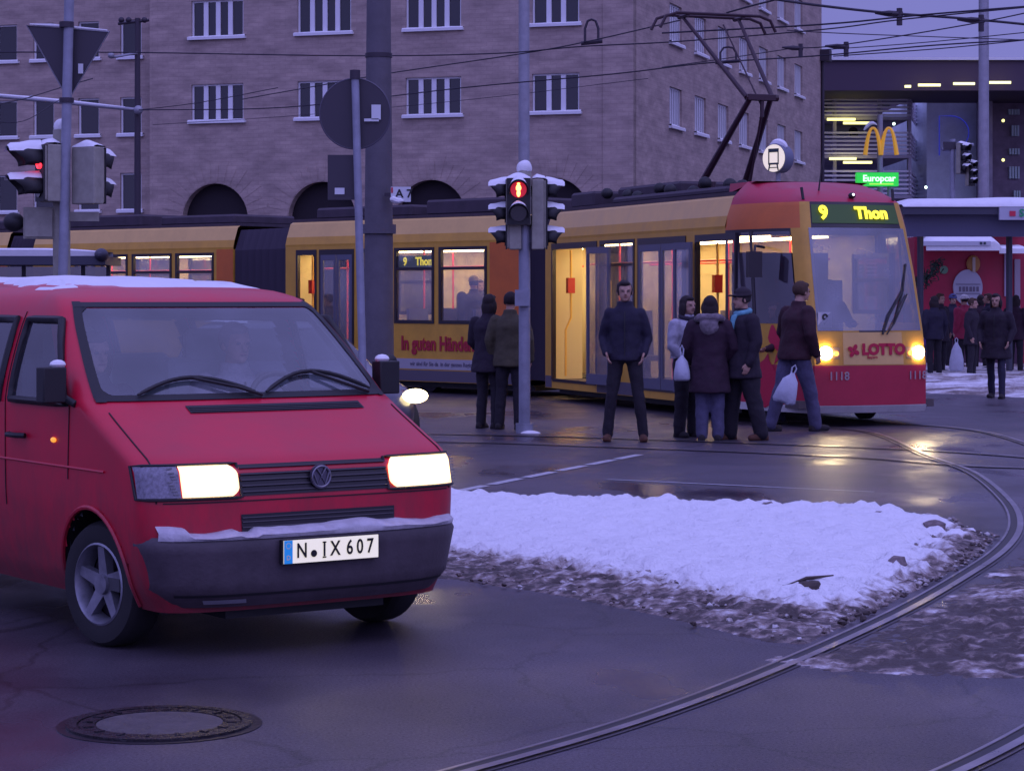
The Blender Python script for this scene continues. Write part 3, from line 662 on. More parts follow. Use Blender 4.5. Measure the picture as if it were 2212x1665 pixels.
# ============================================================ TRAFFIC SIGNALS
LENS = mat('dark_lens', (.02, .015, .02), .15)
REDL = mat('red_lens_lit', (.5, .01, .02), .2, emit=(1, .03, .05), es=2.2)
FIG = mat('red_man_lit', (1, .4, .1), .4, emit=(1, .30, .06), es=9)
def signal(xf, n, root, lit=None, D=.13, fig=False, snow=True, short=False, visr=.125, vl=.22):
    h = .29; H = n*h
    m = MB(xf)
    for y0, y1, ins in ((-.02, D, 0), (-.05, -.02, .012)): m.box(-.15+ins, .15-ins, y0, y1, ins, H-ins)
    o = m.build('housing', HOUSING, root, smooth=0); md = o.modifiers.new('b', 'BEVEL'); md.width = .012; md.segments = 2
    m = MB(xf); m.box(-.145, .145, -.065, -.048, .005, H-.005); b = m.build('front_plate', BLACK, root, smooth=0)
    for k in range(n):
        zc = h*(k+.5); up = (n-1-k)
        m = MB(xf); m.disc((0, -.066, zc), .10, (1, 0, 0), (0, 0, 1), (0, -.012, 0), 24)
        m.build('lens', REDL if (lit == up and not fig) else (mat('red_lens_glow', (.30, .01, .02), .3, emit=(.9, .02, .05), es=.45) if lit == up else LENS), root)
        rows = []
        for i in range(15):
            a = -radians(25)+radians(230)*i/14; ln = vl*(.55+.45*sin(max(0, min(pi, a))))
            rows.append([(visr*cos(a), -.06, zc+visr*sin(a)), (visr*1.0*cos(a), -.06-ln*.5, zc+visr*sin(a)*.99), (visr*.98*cos(a), -.06-ln, zc+visr*sin(a)*.97-.02)])
        m = MB(xf); m.grid(rows); m.build('visor', BLACK, root, solid=.008)
        if snow:
            rows = []
            for i in range(9):
                a = radians(38)+radians(104)*i/8; e = sin(pi*i/8)
                rows.append([(visr*1.02*cos(a), -.05-(vl+.01)*t, zc+visr*1.0*sin(a)-.012*t+e*.035*(1-.5*t)*(1.5 if up == 0 else 1)*(1+.5*noise.noise(Vector((i*.5, t*3, zc))))*(1 if t < 1 else .15)) for t in (0, .3, .65, .9, 1)])
            m = MB(xf); m.grid(rows); m.build('snow_cap', SNOW, root, smooth=80)
    if fig:
        zc = h*(n-.5); m = MB(xf); y = -.082
        m.ball((0, y, zc+.068), .018, (1, .3, 1)); m.ball((0, y, zc+.02), .032, (1, .2, 1.25)); m.ball((0, y, zc-.045), .022, (1, .25, 2.0)); m.build('red_man', FIG, root)
    if snow:
        rows = []
        for i in range(9):
            x = -.15+.3*i/8; e = .3+.7*sin(pi*i/8)
            rows.append([(x, -.06, H), (x*.96, -.03, H+.05*e), (x*.9, D*.5, H+.075*e), (x*.95, D*.9, H+.045*e), (x, D, H)])
        m = MB(xf); m.grid(rows); m.build('snow_cap', SNOW, root, smooth=80)
def XF(p, a): return Matrix.Translation(Vector(p)) @ Matrix.Rotation(a, 4, 'Z')
def snowball(c, r, root, sc=(1, 1, .8)):
    m = MB(); m.ball(c, r, sc, 12, 8)
    for i, v in enumerate(m.v):
        q = Vector(v); m.v[i] = tuple(Vector(c)+(q-Vector(c))*(1+.15*noise.noise(q*9)))
    m.build('snow_cap', SNOW, root, smooth=80)
g0 = G(1133, 935); YT = g0.y
tl = thing('pedestrian_signal', 'traffic light pole with lit red man and snow caps, standing among the waiting people', 'traffic light', (g0.x, YT, 0))
POLE = mat('pole_paint', (.26, .27, .33), .5, .2, var=.2, vscale=5)
m = MB(); m.cyl((g0.x, YT, 0), (g0.x, YT, 3.22), .072, n=18); m.build('pole', POLE, tl)
m = MB(); m.cyl((g0.x, YT, 3.0), (g0.x, YT, 3.27), .085, n=18); m.build('pole_cap', HOUSING, tl)
snowball((g0.x, YT, 3.30), .10, tl, (1, 1, .95))
m = MB(); m.cyl((g0.x, YT, 0), (g0.x, YT, .12), .11); m.build('pole_foot', POLE, tl)
snowball(G(1146, 936), .10, tl, (1.2, .9, .35))
m = MB(); m.obox((g0.x-.03, YT-.10, 1.68), (.09, 0, 0), (0, .05, 0), (0, 0, .10)); m.build('push_button', POLE, tl, smooth=0)
signal(XF((g0.x-.075, YT-.17, 2.58), 0), 2, tl, lit=0, fig=True)
signal(XF((g0.x-.17, YT+.03, 2.28), -pi/2), 3, tl)
signal(XF((g0.x+.22, YT+.03, 2.28), pi/2), 3, tl)
for zz in (2.35, 3.05):
    m = MB(); m.box(g0.x-.2, g0.x+.25, YT-.03, YT+.03, zz-.02, zz+.02); m.build('bracket', DARKMETAL, tl, smooth=0)
# left cluster under the yield sign
YL = 23.5; b_ = W(130, 640, YL); kz = lambda y: W(0, y, YL).z
yl = thing('yield_sign', 'triangular yield sign seen from behind on a leaning grey pole with snow rim', 'road sign', (b_.x, YL, 0))
top = W(151, -70, YL); bot = Vector((W(127, 640, YL).x, YL, 0))
m = MB(); m.tube([bot, top], .050, 14); m.build('pole', POLE, yl)
m = MB(); t0, t1, t2 = W(58, 56, YL+.09), W(236, 69, YL+.09), W(148, 216, YL+.09); m.prism([t0, t1, t2], (0, .02, 0)); m.build('sign_plate', mat('sign_back', (.045, .038, .052), .5, .2), yl, smooth=0)
m = MB(); m.tube([t0, t1, t2], .013, 6, closed=True); m.build('rim', GREYMETAL, yl)
m = MB(); m.tube([t0+Vector((.03, 0, .015)), t0*.7+t1*.3+Vector((0, 0, .022)), t0*.5+t1*.5+Vector((0, 0, .018)), t1+Vector((-.02, 0, .015))], [.006, .016, .014, .006], 7); m.build('snow_cap', SNOW, yl)
m = MB(); q = W(172, 147, YL-.02); m.box(q.x-.03, q.x+.02, YL+.06, YL+.07, q.z-.05, q.z+.05); m.build('sticker', mat('sign_white', (.6, .6, .6), .5), yl, smooth=0)
m = MB(); m.cyl(W(144, 60, YL), W(144, 48, YL), .075); m.build('clamp', DARKMETAL, yl)
m = MB(); m.cyl(W(144, 222, YL), W(144, 212, YL), .075); m.build('clamp', DARKMETAL, yl)
ls = thing('traffic_signal', 'snow laden traffic light cluster with a red lamp below the yield sign', 'traffic light', (b_.x, YL+.2, 0))
xc = W(124, 640, YL).x
m = MB(); m.cyl((xc, YL+.22, 0), (xc, YL+.22, kz(278)), .09); m.build('pole', HOUSING, ls)
snowball((xc, YL+.22, kz(270)), .085, ls, (1, 1, 1.0))
signal(XF((W(96, 0, YL).x, YL+.05, kz(436)), -radians(62)), 2, ls, lit=0, vl=.34, visr=.135)
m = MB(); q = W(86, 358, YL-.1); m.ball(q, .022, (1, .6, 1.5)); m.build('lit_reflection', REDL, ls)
signal(XF((W(193, 0, YL).x, YL+.1, kz(441)), radians(150)), 2, ls, vl=.22)
m = MB(); a = W(52, 516, YL+.2); b = W(120, 448, YL+.2); m.box(a.x, b.x, YL+.16, YL+.36, a.z, b.z); m.box(a.x+.02, b.x-.02, YL+.14, YL+.16, a.z+.02, b.z-.02); m.build('control_box', HOUSING, ls, smooth=0)
m = MB(); a = W(128, 478, YL+.1); b = W(212, 458, YL+.1); m.box(a.x, b.x, YL+.1, YL+.16, a.z, b.z); m.build('bracket', HOUSING, ls, smooth=0)
m = MB(); a = W(30, 480, YL+.22); m.ball(a, .11, (1, 1, .9)); m.build('camera_head', BLACK, ls)
# round sign seen from behind
YR = 22.0; c = W(766, 245, YR)
rs = thing('round_sign', 'large round sign seen from behind with small plate below on a slim pole', 'road sign', (W(789, 640, YR).x, YR, 0))
m = MB(); m.tube([Vector((W(790, 640, YR).x, YR, 0)), W(783, 780, YR), W(767, 160, YR)], [.038, .038, .038], 12); m.build('pole', POLE, rs)
m = MB(); m.disc((c.x, YR+.06, c.z), .335, (1, 0, 0), (0, 0, 1), (0, .018, 0), 48); m.build('sign_plate', mat('sign_back', (.045, .038, .052), .5, .2), rs)
m = MB(); m.tube([(c.x+.335*cos(2*pi*k/48), YR+.065, c.z+.335*sin(2*pi*k/48)) for k in range(48)], .009, 5, closed=True); m.build('rim', mat('sign_rim', (.09, .08, .11), .5, .3), rs)
m = MB(); a = W(708, 432, YR+.08); b = W(775, 335, YR+.08); m.box(a.x, b.x, YR+.07, YR+.085, a.z, b.z); m.build('lower_plate', mat('sign_back', (.045, .038, .052), .5, .2), rs, smooth=0)
m = MB(); a = W(723, 420, YR+.05); b = W(744, 406, YR+.05); m.box(a.x, b.x, YR+.055, YR+.06, a.z, b.z); m.build('sticker', mat('sign_white', (.6, .6, .6), .5), rs, smooth=0)
m = MB(); a = W(802, 258, YR); b = W(822, 226, YR); m.box(a.x, b.x, YR+.03, YR+.05, a.z, b.z); a2 = W(786, 262, YR); b2 = W(818, 256, YR); m.box(a2.x, b2.x, YR+.03, YR+.05, a2.z, b2.z); m.build('sticker', mat('sign_white', (.6, .6, .6), .5), rs, smooth=0)
m = MB(); m.cyl(W(767, 172, YR), W(767, 152, YR), .05); m.build('pole_cap', DARKMETAL, rs)
# tram stop disc
YD = 37.5; c = W(1672, 342, YD)
ts = thing('tram_stop_sign', 'lit oval tram stop sign with tram pictogram and snow, above the tram roof', 'sign', (c.x, YD, 0))
tx = Matrix.Translation(c) @ Matrix.Rotation(radians(-44), 4, 'Z')
m = MB(tx); m.disc((0, -.0, 0), .235, (1, 0, 0), (0, 0, 1), (0, .22, 0), 40); m.build('sign_box', mat('box_blue_grey', (.16, .17, .24), .5), ts)
m = MB(tx); m.disc((0, -.004, 0), .222, (1, 0, 0), (0, 0, 1), (0, -.008, 0), 40); m.build('lit_face', mat('lit_face', (.8, .75, .6), .5, emit=(1, .86, .66), es=.62), ts)
PIC = mat('pictogram', (.03, .05, .06), .5)
m = MB(tx); y0, y1 = -.018, -.012
m.box(-.105, .105, y0, y1, .095, .155); m.box(-.105, -.085, y0, y1, -.08, .1); m.box(.085, .105, y0, y1, -.08, .1); m.box(-.105, .105, y0, y1, -.105, -.075); m.add([(-.09, y0, -.1), (-.06, y0, -.1), (-.085, y0, -.2), (-.11, y0, -.2)], [(0, 1, 2, 3)]); m.add([(.09, y0, -.1), (.06, y0, -.1), (.085, y0, -.2), (.11, y0, -.2)], [(0, 1, 2, 3)]); m.box(-.08, .08, y0, y1, -.16, -.145)
m.build('tram_pictogram', PIC, ts, smooth=0)
m = MB(tx); m.tube([(.22*cos(a)*1.03, .11, .22*sin(a)*1.05+.02) for a in [radians(40+10*k) for k in range(11)]], [.02, .04, .055, .065, .07, .07, .07, .065, .055, .04, .02], 8); m.build('snow_cap', SNOW, ts)
m = MB(tx); m.cyl((0, .11, -.2), (0, .11, -c.z), .04); m.build('pole', GREYMETAL, ts)

# far traffic signals (right)
YF = 66.0
fs = thing('traffic_signal', 'far traffic light with two stepped black heads before the grey stair tower', 'traffic light', (W(2070, 640, YF).x, YF, 0))
for (px, py) in ((2077, 352), (2098, 398)):
    signal(XF(W(px, py, YF), radians(28)), 3, fs, vl=.3) if False else None
def bighead(px, yb, s):
    X = XF(W(px, yb, YF), radians(35)) @ Matrix.Scale(s, 4); signal(X, 3, fs, vl=.24)
bighead(2080, 376, 1.0); bighead(2097, 402, .82)
m = MB(); a = W(2068, 640, YF); m.cyl((a.x-.1, YF+.2, 0), (a.x-.1, YF+.2, W(0, 300, YF).z), .08); m.tube([(a.x-.4, YF+.2, W(0, 322, YF).z), (a.x+.5, YF+.2, W(0, 312, YF).z)], .05, 8); m.build('pole', POLE, fs)
m = MB(); a = W(2040, 322, YF); b = W(2066, 306, YF); m.box(a.x, b.x, YF+.1, YF+.2, a.z, b.z); m.build('small_plate', mat('sign_back', (.045, .038, .052), .5), fs, smooth=0)

# ============================================================ SHELTERS, KIOSK
SHB = mat('shelter_metal', (.05, .05, .075), .45, .3)
YC = 49.0
def wb(mb, x0, x1, y0, y1, Y, dep): a = W(x0, y1, Y); b = W(x1, y0, Y); mb.box(a.x, b.x, Y, Y+dep, a.z, b.z)
sh = thing('tram_shelter', 'long waiting shelter roof thick with snow and a lit tube beneath, right of the tram', 'shelter', (W(1955, 640, YC).x, YC, 0))
a = W(1950, 447, YC); b = W(2420, 437, YC)
m = MB(); rows = []
for i in range(25):
    x = a.x+(b.x-a.x)*i/24; h = .17+.02*noise.noise(Vector((x*1.1, 0, 0)))+.05*(i/24); e = 1 if 0 < i < 24 else .4
    rows.append([(x, YC-.05, a.z), (x, YC-.04, a.z+h*.25*e), (x, YC+.12, a.z+h*.8*e), (x, YC+.5, a.z+h*1.1*e), (x, YC+3.2, a.z+h*1.1*e), (x, YC+3.3, a.z)])
m.grid(rows); m.build('roof_snow', SNOW, sh, smooth=50)
m = MB(); m.box(a.x, b.x, YC, YC+3.2, a.z-.16, a.z-.002); m.build('roof_edge', SHB, sh, smooth=0)
m = MB(); m.box(a.x+.1, b.x, YC+.3, YC+.45, a.z-.62, a.z-.16); m.build('fascia', mat('fascia_blue', (.07, .07, .13), .5), sh, smooth=0)
m = MB(); wb(m, 1995, 2092, 486.5, 490.5, YC+.9, .08); m.build('tube_light', mat('warm_tube', (1, .8, .4), .4, emit=(1, .80, .36), es=5), sh, smooth=0)
for x in (1988, 2180, 2330):
    q = W(x, 640, YC+1.5); m = MB(); m.cyl((q.x, YC+1.5, 0), (q.x, YC+1.5, a.z-.1), .07); m.build('post', SHB, sh)
sp = thing('station_board', 'white station board with a red square mark hanging from the shelter edge', 'sign', W(2186, 461, YC-.1))
m = MB(); wb(m, 2159, 2300, 448, 475, YC-.1, .1); m.build('board', mat('board_white', (.42, .42, .50), .5), sp, smooth=0)
m = MB(); wb(m, 2181, 2194, 456, 467, YC-.12, .015); m.build('red_mark', mat('mark_red', (.55, .02, .06), .5), sp, smooth=0)
m = MB(); m.text('S', W(2207, 461, YC-.13), .22, (1, 0, 0), (0, 0, 1), .01, .008); m.build('lettering', mat('mark_green', (.02, .3, .12), .5), sp, smooth=0)
KR = mat('kiosk_red', (.36, .012, .045), .5, var=.15, vscale=2)
YK = 57.0
kk = thing('kiosk', 'red snack kiosk with snow covered awnings behind the crowd on the right', 'kiosk', (W(2080, 640, YK).x, YK, 0))
m = MB(); wb(m, 1975, 2330, 512, 790, YK, 3.2); m.build('wall', KR, kk, smooth=0)
m = MB(); a = W(1978, 530, YK); b = W(2142, 518, YK); 
def slab(x0, x1, yt, yb, dep, name='awning_snow', mm=SNOW):
    a = W(x0, yb, YK); b = W(x1, yt, YK); m = MB(); n = 14; rows = []
    for i in range(n+1):
        x = a.x+(b.x-a.x)*i/n; h = (b.z-a.z)*(1 if 0 < i < n else .6)*(1+.12*noise.noise(Vector((x*2, 1, 0))))
        rows.append([(x, YK-dep, a.z), (x, YK-dep, a.z+h*.75), (x, YK-dep+.12, a.z+h), (x, YK+.2, a.z+h*1.6), (x, YK+.2, a.z)])
    m.grid(rows); m.build(name, mm, kk, smooth=50)
slab(1978, 2204, 500, 508, .4, 'roof_snow'); slab(1985, 2142, 518, 543, 1.0); slab(2142, 2204, 535, 549, .9)
m = MB(); wb(m, 1988, 2140, 521, 531, YK-1.03, .03); m.build('awning_board', mat('awning_white', (.5, .5, .56), .6), kk, smooth=0)
m = MB(); wb(m, 2117, 2122, 523, 528, YK-1.05, .015); wb(m, 2125, 2130, 523, 528, YK-1.05, .015); m.build('awning_mark', PIC, kk, smooth=0)
# round advertisement: pale dome with dark lettering bars, gold figure on top
AD = mat('ad_pale', (.42, .42, .48), .6); c = W(2091, 621, YK-.1)
m = MB(); m.disc((c.x, YK-.10, c.z), .36, (1, 0, 0), (0, 0, 1), (0, .08, 0), 36, r2=.44); m.build('round_board', AD, kk)
m = MB()
for k, ww in enumerate((.05, .06, .05, .06, .05, .06)): x = c.x-.22+.085*k; m.box(x, x+ww, YK-.115, YK-.102, c.z-.10, c.z+.02)
m.box(c.x-.3, c.x+.3, YK-.115, YK-.102, c.z+.07, c.z+.085); m.box(c.x-.3, c.x+.3, YK-.115, YK-.102, c.z-.16, c.z-.145); m.build('board_lettering', mat('ad_dark', (.14, .12, .16), .6), kk, smooth=0)
GOLD = mat('ad_gold', (.42, .20, .05), .6); c = W(2103, 570, YK-.1)
m = MB(); m.ball((c.x, YK-.08, c.z), .17, (1, .3, 1.25)); m.build('gold_finial', GOLD, kk)
m = MB(); m.box(c.x-.035, c.x+.035, YK-.16, YK-.13, c.z-.2, c.z+.16); m.build('finial_ribbon', mat('ad_cream', (.5, .42, .32), .6), kk, smooth=0)
m = MB(); c = W(2040, 583, YK-.1); m.disc((c.x, YK-.06, c.z), .10, (1, 0, 0), (0, 0, 1), (0, .05, 0), 16); m.build('green_badge', mat('ad_green', (.15, .28, .16), .6), kk)
for x0, x1, y0, y1, cc in [(2170, 2176, 548, 640, (.35, .3, .4)), (2192, 2204, 560, 780, (.3, .25, .3)), (2176, 2192, 648, 735, (.5, .5, .56))]:
    m = MB(); wb(m, x0, x1, y0, y1, YK-.08, .07); m.build('menu_panel', mat('panel%d' % x0, cc, .6), kk, smooth=0)
m = MB(); wb(m, 2040, 2200, 735, 790, YK-.3, .28); m.build('counter', mat('counter_dark', (.06, .02, .05), .6), kk, smooth=0)
# garland of dark fir hanging on the tram side of the kiosk
FIR = mat('fir_garland', (.012, .03, .02), .8); random.seed(5)
m = MB(); 
for k in range(150):
    t = random.random(); c = W(1978+50*t, 610-45*t*t-0*t, YK-.7)+Vector((random.gauss(0, .06), random.gauss(0, .1), random.gauss(0, .08))); d = Vector((random.gauss(0, 1), random.gauss(0, 1), random.gauss(0, 1))).normalized()*.1; m.tube([c-d, c+d], [.02, .004], 4)
gr_ = tag(m.build('fir_garland', FIR, smooth=0), 'dark fir garland hanging beside the kiosk awning next to the tram', 'garland')
# left shelter with snow roof
YS2 = 41.0
s2 = thing('bus_shelter', 'dark glazed shelter with flat snowy roof at the left edge before the tram', 'shelter', (W(60, 640, YS2).x, YS2, 0))
a = W(-160, 553, YS2); b = W(210, 536, YS2); m = MB(); rows = []
for i in range(21):
    x = a.x+(b.x-a.x)*i/20; h = (b.z-a.z)*(1-.35*max(0, (i-13)/7)**2)
    rows.append([(x, YS2, a.z), (x, YS2-.02, a.z+h*.8), (x, YS2+.08, a.z+h), (x, YS2+1.6, a.z+h), (x, YS2+1.65, a.z)])
m.grid(rows); m.build('roof_snow', SNOW, s2, smooth=50)
a = W(-160, 572, YS2); b = W(222, 553, YS2)
m = MB(); m.box(a.x, b.x+.04, YS2-.0, YS2+1.7, a.z, b.z-.003); m.build('roof', SHB, s2, smooth=0)
m = MB(); m.ball(W(219, 551, YS2), .12, (1, 2, 1)); m.build('roof_end_cap', SHB, s2)
for x in (-120, 20, 152, 208):
    q = W(x, 640, YS2); m = MB(); m.box(q.x-.035, q.x+.035, YS2+1.2, YS2+1.27, 0, a.z); m.build('post', SHB, s2, smooth=0)
m = MB(); q0 = W(-120, 640, YS2); q1 = W(208, 640, YS2); m.box(q0.x, q1.x, YS2+1.22, YS2+1.24, .3, a.z-.02); m.build('back_pane', glassmat('shelter_glass', (.35, .35, .4), .3, (.08, .06, .08), .5), s2, smooth=0)
m = MB(); m.box(q0.x, q1.x, YS2+.7, YS2+1.1, .42, .48); m.build('bench', SHB, s2, smooth=0)
# ============================================================ RED VAN
VP = Vector((-.885, 11.077, 0)); VA = radians(35.0)
RED = mat('van_red_paint', (.54, .003, .030), .42, coat=.15, var=.14, vscale=2.2, bump=.02, bscale=3)
def grime(m):        # dried road spray: brownish film low on the body, streaky, with a ragged upper edge
    n = m.node_tree.nodes; l = m.node_tree.links; b = n["Principled BSDF"]; src = b.inputs['Base Color'].links[0].from_socket
    t = n.new("ShaderNodeTexCoord"); s = n.new("ShaderNodeSeparateXYZ"); l.new(t.outputs['Object'], s.inputs[0])
    mp = n.new("ShaderNodeMapping"); mp.inputs['Scale'].default_value = (5, 5, 2.2); l.new(t.outputs['Object'], mp.inputs[0])
    z = n.new("ShaderNodeTexNoise"); z.inputs['Scale'].default_value = 1.6; z.inputs['Detail'].default_value = 9; z.inputs['Roughness'].default_value = .75; l.new(mp.outputs[0], z.inputs['Vector'])
    a = n.new("ShaderNodeMath"); a.operation = 'MULTIPLY_ADD'; a.inputs[1].default_value = 1.5; l.new(z.outputs['Fac'], a.inputs[0]); 
    inv = n.new("ShaderNodeMath"); inv.operation = 'MULTIPLY'; inv.inputs[1].default_value = -1.35; l.new(s.outputs['Z'], inv.inputs[0]); l.new(inv.outputs[0], a.inputs[2])
    r = n.new("ShaderNodeMapRange"); r.inputs[1].default_value = -.35; r.inputs[2].default_value = .45; r.inputs[3].default_value = 0; r.inputs[4].default_value = .72; l.new(a.outputs[0], r.inputs[0])
    mx = n.new("ShaderNodeMix"); mx.data_type = 'RGBA'; l.new(r.outputs[0], mx.inputs[0]); l.new(src, mx.inputs[6]); mx.inputs[7].default_value = (.075, .030, .034, 1); l.new(mx.outputs[2], b.inputs['Base Color'])
    r2 = n.new("ShaderNodeMapRange"); r2.inputs[3].default_value = .15; r2.inputs[4].default_value = 0; l.new(r.outputs[0], r2.inputs[0]); l.new(r2.outputs[0], b.inputs['Coat Weight'])
grime(RED)
PLAST = mat('bumper_plastic', (.065, .050, .062), .5, var=.25, vscale=6, bump=.1, bscale=50)
van = thing('van', 'red van with lit headlights and snow on its roof, driving in the left foreground', 'van', VP, VA)
XV = ROOTM[van]
wv = [(.22,.77),(.35,.83),(.55,.862),(.72,.875),(.95,.878),(1.15,.878),(1.22,.870),(1.45,.815),(1.62,.755),(1.70,.70),(1.745,.60),(1.775,.42),(1.785,.12)]
lfv = [(.22,-.10),(.58,-.085),(.75,-.095),(.88,-.13),(.93,-.19),(1.0,-.345),(1.10,-.56),(1.165,-.69),(1.19,-.745),(1.30,-.875),(1.50,-1.11),(1.64,-1.28),(1.69,-1.38),(1.73,-1.55),(1.76,-1.85),(1.785,-2.4)]
Dv = lambda z: interp([(.2,.26),(.9,.24),(1.17,.26),(1.6,.22),(1.785,.2)], z)
def VS(z, v, o=0.0):           # front surface point at height z, lateral fraction v in [-1,1]; o = outward offset
    def p(z, v):
        w_ = sinterp(wv, z); n = 3.6; av = min(1, abs(v)); return Vector((w_*v, -(interp(lfv, z)-Dv(z)*(1-(1-av**n)**(1/n))), z))
    P = p(z, v)
    if o:
        a = p(z+.004, v)-p(z-.004, v); b = p(z, min(1, v+.004))-p(z, max(-1, v-.004)); nr = b.cross(a)
        if nr.length > 0: P = P+nr.normalized()*o
    return P
def VSs(z, s, o=0.0): return VS(z, max(-.999, min(.999, s/sinterp(wv, z))), o)
def VSide(z, l, sg, o=0.0): return Vector((sg*(sinterp(wv, z)+o), -l, z))
zs = [.22+.02*i for i in range(47)]+[1.165, 1.19]+[1.21+.0225*i for i in range(20)]+[1.655, 1.68, 1.70, 1.715, 1.73, 1.745, 1.755, 1.765, 1.775, 1.782, 1.785]
zs = sorted(set(round(z, 4) for z in zs))
vsl = [-1+.0*k for k in range(1)]+[-.9995, -.998, -.994, -.985, -.97]+[-.95+.05*k for k in range(39)]+[.97, .985, .994, .998, .9995, 1]
LR = -4.35; sidel = [LR+(LR*0)+(-.9-LR)*k/60 for k in range(60)]
WSZ = (1.205, 1.645); WSF = .885
WIN = [(-1.72, -1.03, 1.17, 1.58), (-2.95, -1.87, 1.17, 1.58), (-4.1, -3.1, 1.17, 1.58)]
def wf(z, l0): return l0-(z-1.17)*.70     # front edge of door window leans back with the pillar
LW = [-.78, -3.70]
def vanshell(o, mats, name, parent, liner=False):
    rows = []; info = []
    for z in zs:
        w_ = sinterp(wv, z)-(.03 if liner else 0); lf = interp(lfv, z)-(.03 if liner else 0); D = Dv(z); le = lf-D
        rear = LR-(0.03 if liner else 0)*-1+ (max(0, z-1.2)*-.0) + max(0, z-1.60)*1.2; row = []; inf = []
        for l in [rear+(le-rear)*k/70 for k in range(70)]: row.append((-w_, -l, z)); inf.append(('L', l, z))
        for v in vsl:
            n = 3.6; av = abs(v); row.append((w_*v, -(lf-D*(1-(1-av**n)**(1/n))), z)); inf.append(('F', v, z))
        for l in [rear+(le-rear)*k/70 for k in range(69, -1, -1)]: row.append((w_, -l, z)); inf.append(('R', l, z))
        row.append((0, -(rear), z)); inf.append(('B', 0, z)); row.append((-w_, -rear, z)); inf.append(('B', 0, z))
        rows.append(row); info.append(inf)
    def skip(i, j):
        a, b = info[i][j], info[i+1][j+1]; z = (a[2]+b[2])/2; k = a[0]; u = (a[1]+b[1])/2
        if a[0] != b[0]: return False
        if k == 'F' and WSZ[0] < z < WSZ[1] and abs(u) < WSF: return True
        if k in 'LR':
            for l0, l1, z0, z1 in WIN:
                if z0 < z < z1 and l0 < u < (wf(z, l1) if l1 > -1.5 else l1): return True
            for lw in LW:
                if (u-lw)**2+(z-.30)**2 < .375**2: return True
        if k == 'F' and abs(u) > .9:
            P = rows[i][j]; l = -P[1]
            if (l-LW[0])**2+(z-.30)**2 < .375**2: return True
        return False
    m = MB(XV); m.grid(rows, skip); top = rows[-1]; 
    c = (0, -(-3.2), 1.787); k = len(m.v); m.v.append(c); b = k-len(top)
    for i in range(len(top)-1): m.f.append([b+i, b+i+1, k]); m.m.append(0)
    return m.build(name, mats, parent, smooth=60)
body = vanshell(0, RED, 'body', van)
vanshell(-.02, mat('van_interior', (.12, .13, .14), .8), 'interior_liner', body, True)
m = MB(XV); m.box(-.8, .8, .6, 4.2, .28, .34); m.box(-.80, .80, .75, 1.15, .9, 1.13); m.build('floor_and_dash', mat('dash_grey', (.06, .06, .068), .8), body, smooth=0)
SEATM = mat('seat_cloth', (.30, .36, .38), .9)
for s_, l_ in ((-.42, -1.75), (.42, -1.75), (0.1, -2.8)):
    m = MB(XV); w2 = .25 if l_ > -2 else .6
    m.obox((s_, -l_, .70), (w2, 0, 0), (0, .24, 0), (0, 0, .08)); m.obox((s_, -l_+.27, 1.02), (w2, 0, 0), (0, .06, .0), (0, .04, .34)); m.obox((s_, -l_+.31, 1.42), (.13, 0, 0), (0, .045, 0), (0, 0, .10))
    m.build('seat', SEATM, body, smooth=0).modifiers.new('b', 'BEVEL').width = .03
m = MB(XV); m.tube([(.42+.19*cos(a), 1.18+.07*sin(a), 1.12+.17*sin(a)) for a in [2*pi*k/24 for k in range(24)]], .016, 7, closed=True); m.tube([(.42, 1.18, 1.12), (.42, 1.0, 1.02)], .03); m.tube([(.24, 1.18, 1.12), (.6, 1.18, 1.12)], .015); m.build('steering_wheel', BLACK, body)
def patch(z0, z1, vf0, vf1, nz=10, nv=24, o=.004, fn=None):
    fn = fn or VS; return [[fn(z0+(z1-z0)*i/nz, vf0+(vf1-vf0)*j/nv, o) for j in range(nv+1)] for i in range(nz+1)]
VG = glassmat('van_windscreen_glass', (.90, .94, .96), .31, (.40, .43, .52), .12)
VGS = glassmat('van_side_glass', (.4, .44, .46), .25, (.10, .10, .13), .3)
m = MB(XV); m.grid(patch(1.19, 1.66, -.905, .905, 18, 40, .003)); m.build('windscreen', VG, van, smooth=80)
# rubber seal around the windscreen
def band(path_a, path_b, name, mm, parent): m = MB(XV); m.grid([path_a, path_b]); return m.build(name, mm, parent, smooth=80)
m = MB(XV)
N = 40
m.grid([[VS(z, -.93+1.86*j/N, .007) for j in range(N+1)] for z in (1.182, 1.210)])
m.grid([[VS(z, -.93+1.86*j/N, .007) for j in range(N+1)] for z in (1.640, 1.652, 1.664)])
for s_ in (-1, 1): m.grid([[VS(1.178+.49*i/20, s_*f, .007) for f in (.938, .915, .888)] for i in range(21)])
for s_ in (-1, 1):
    for zc, zs_ in ((1.648, -1), (1.206, 1)):
        m.grid([[VS(zc, s_*.892, .0065), VS(zc+zs_*.055*(1-sin(a)), s_*(.892-.085*(1-cos(a))), .0065)] for a in [pi/2*k/8 for k in range(9)]])
m.build('windscreen_seal', BLACK, van, smooth=80)
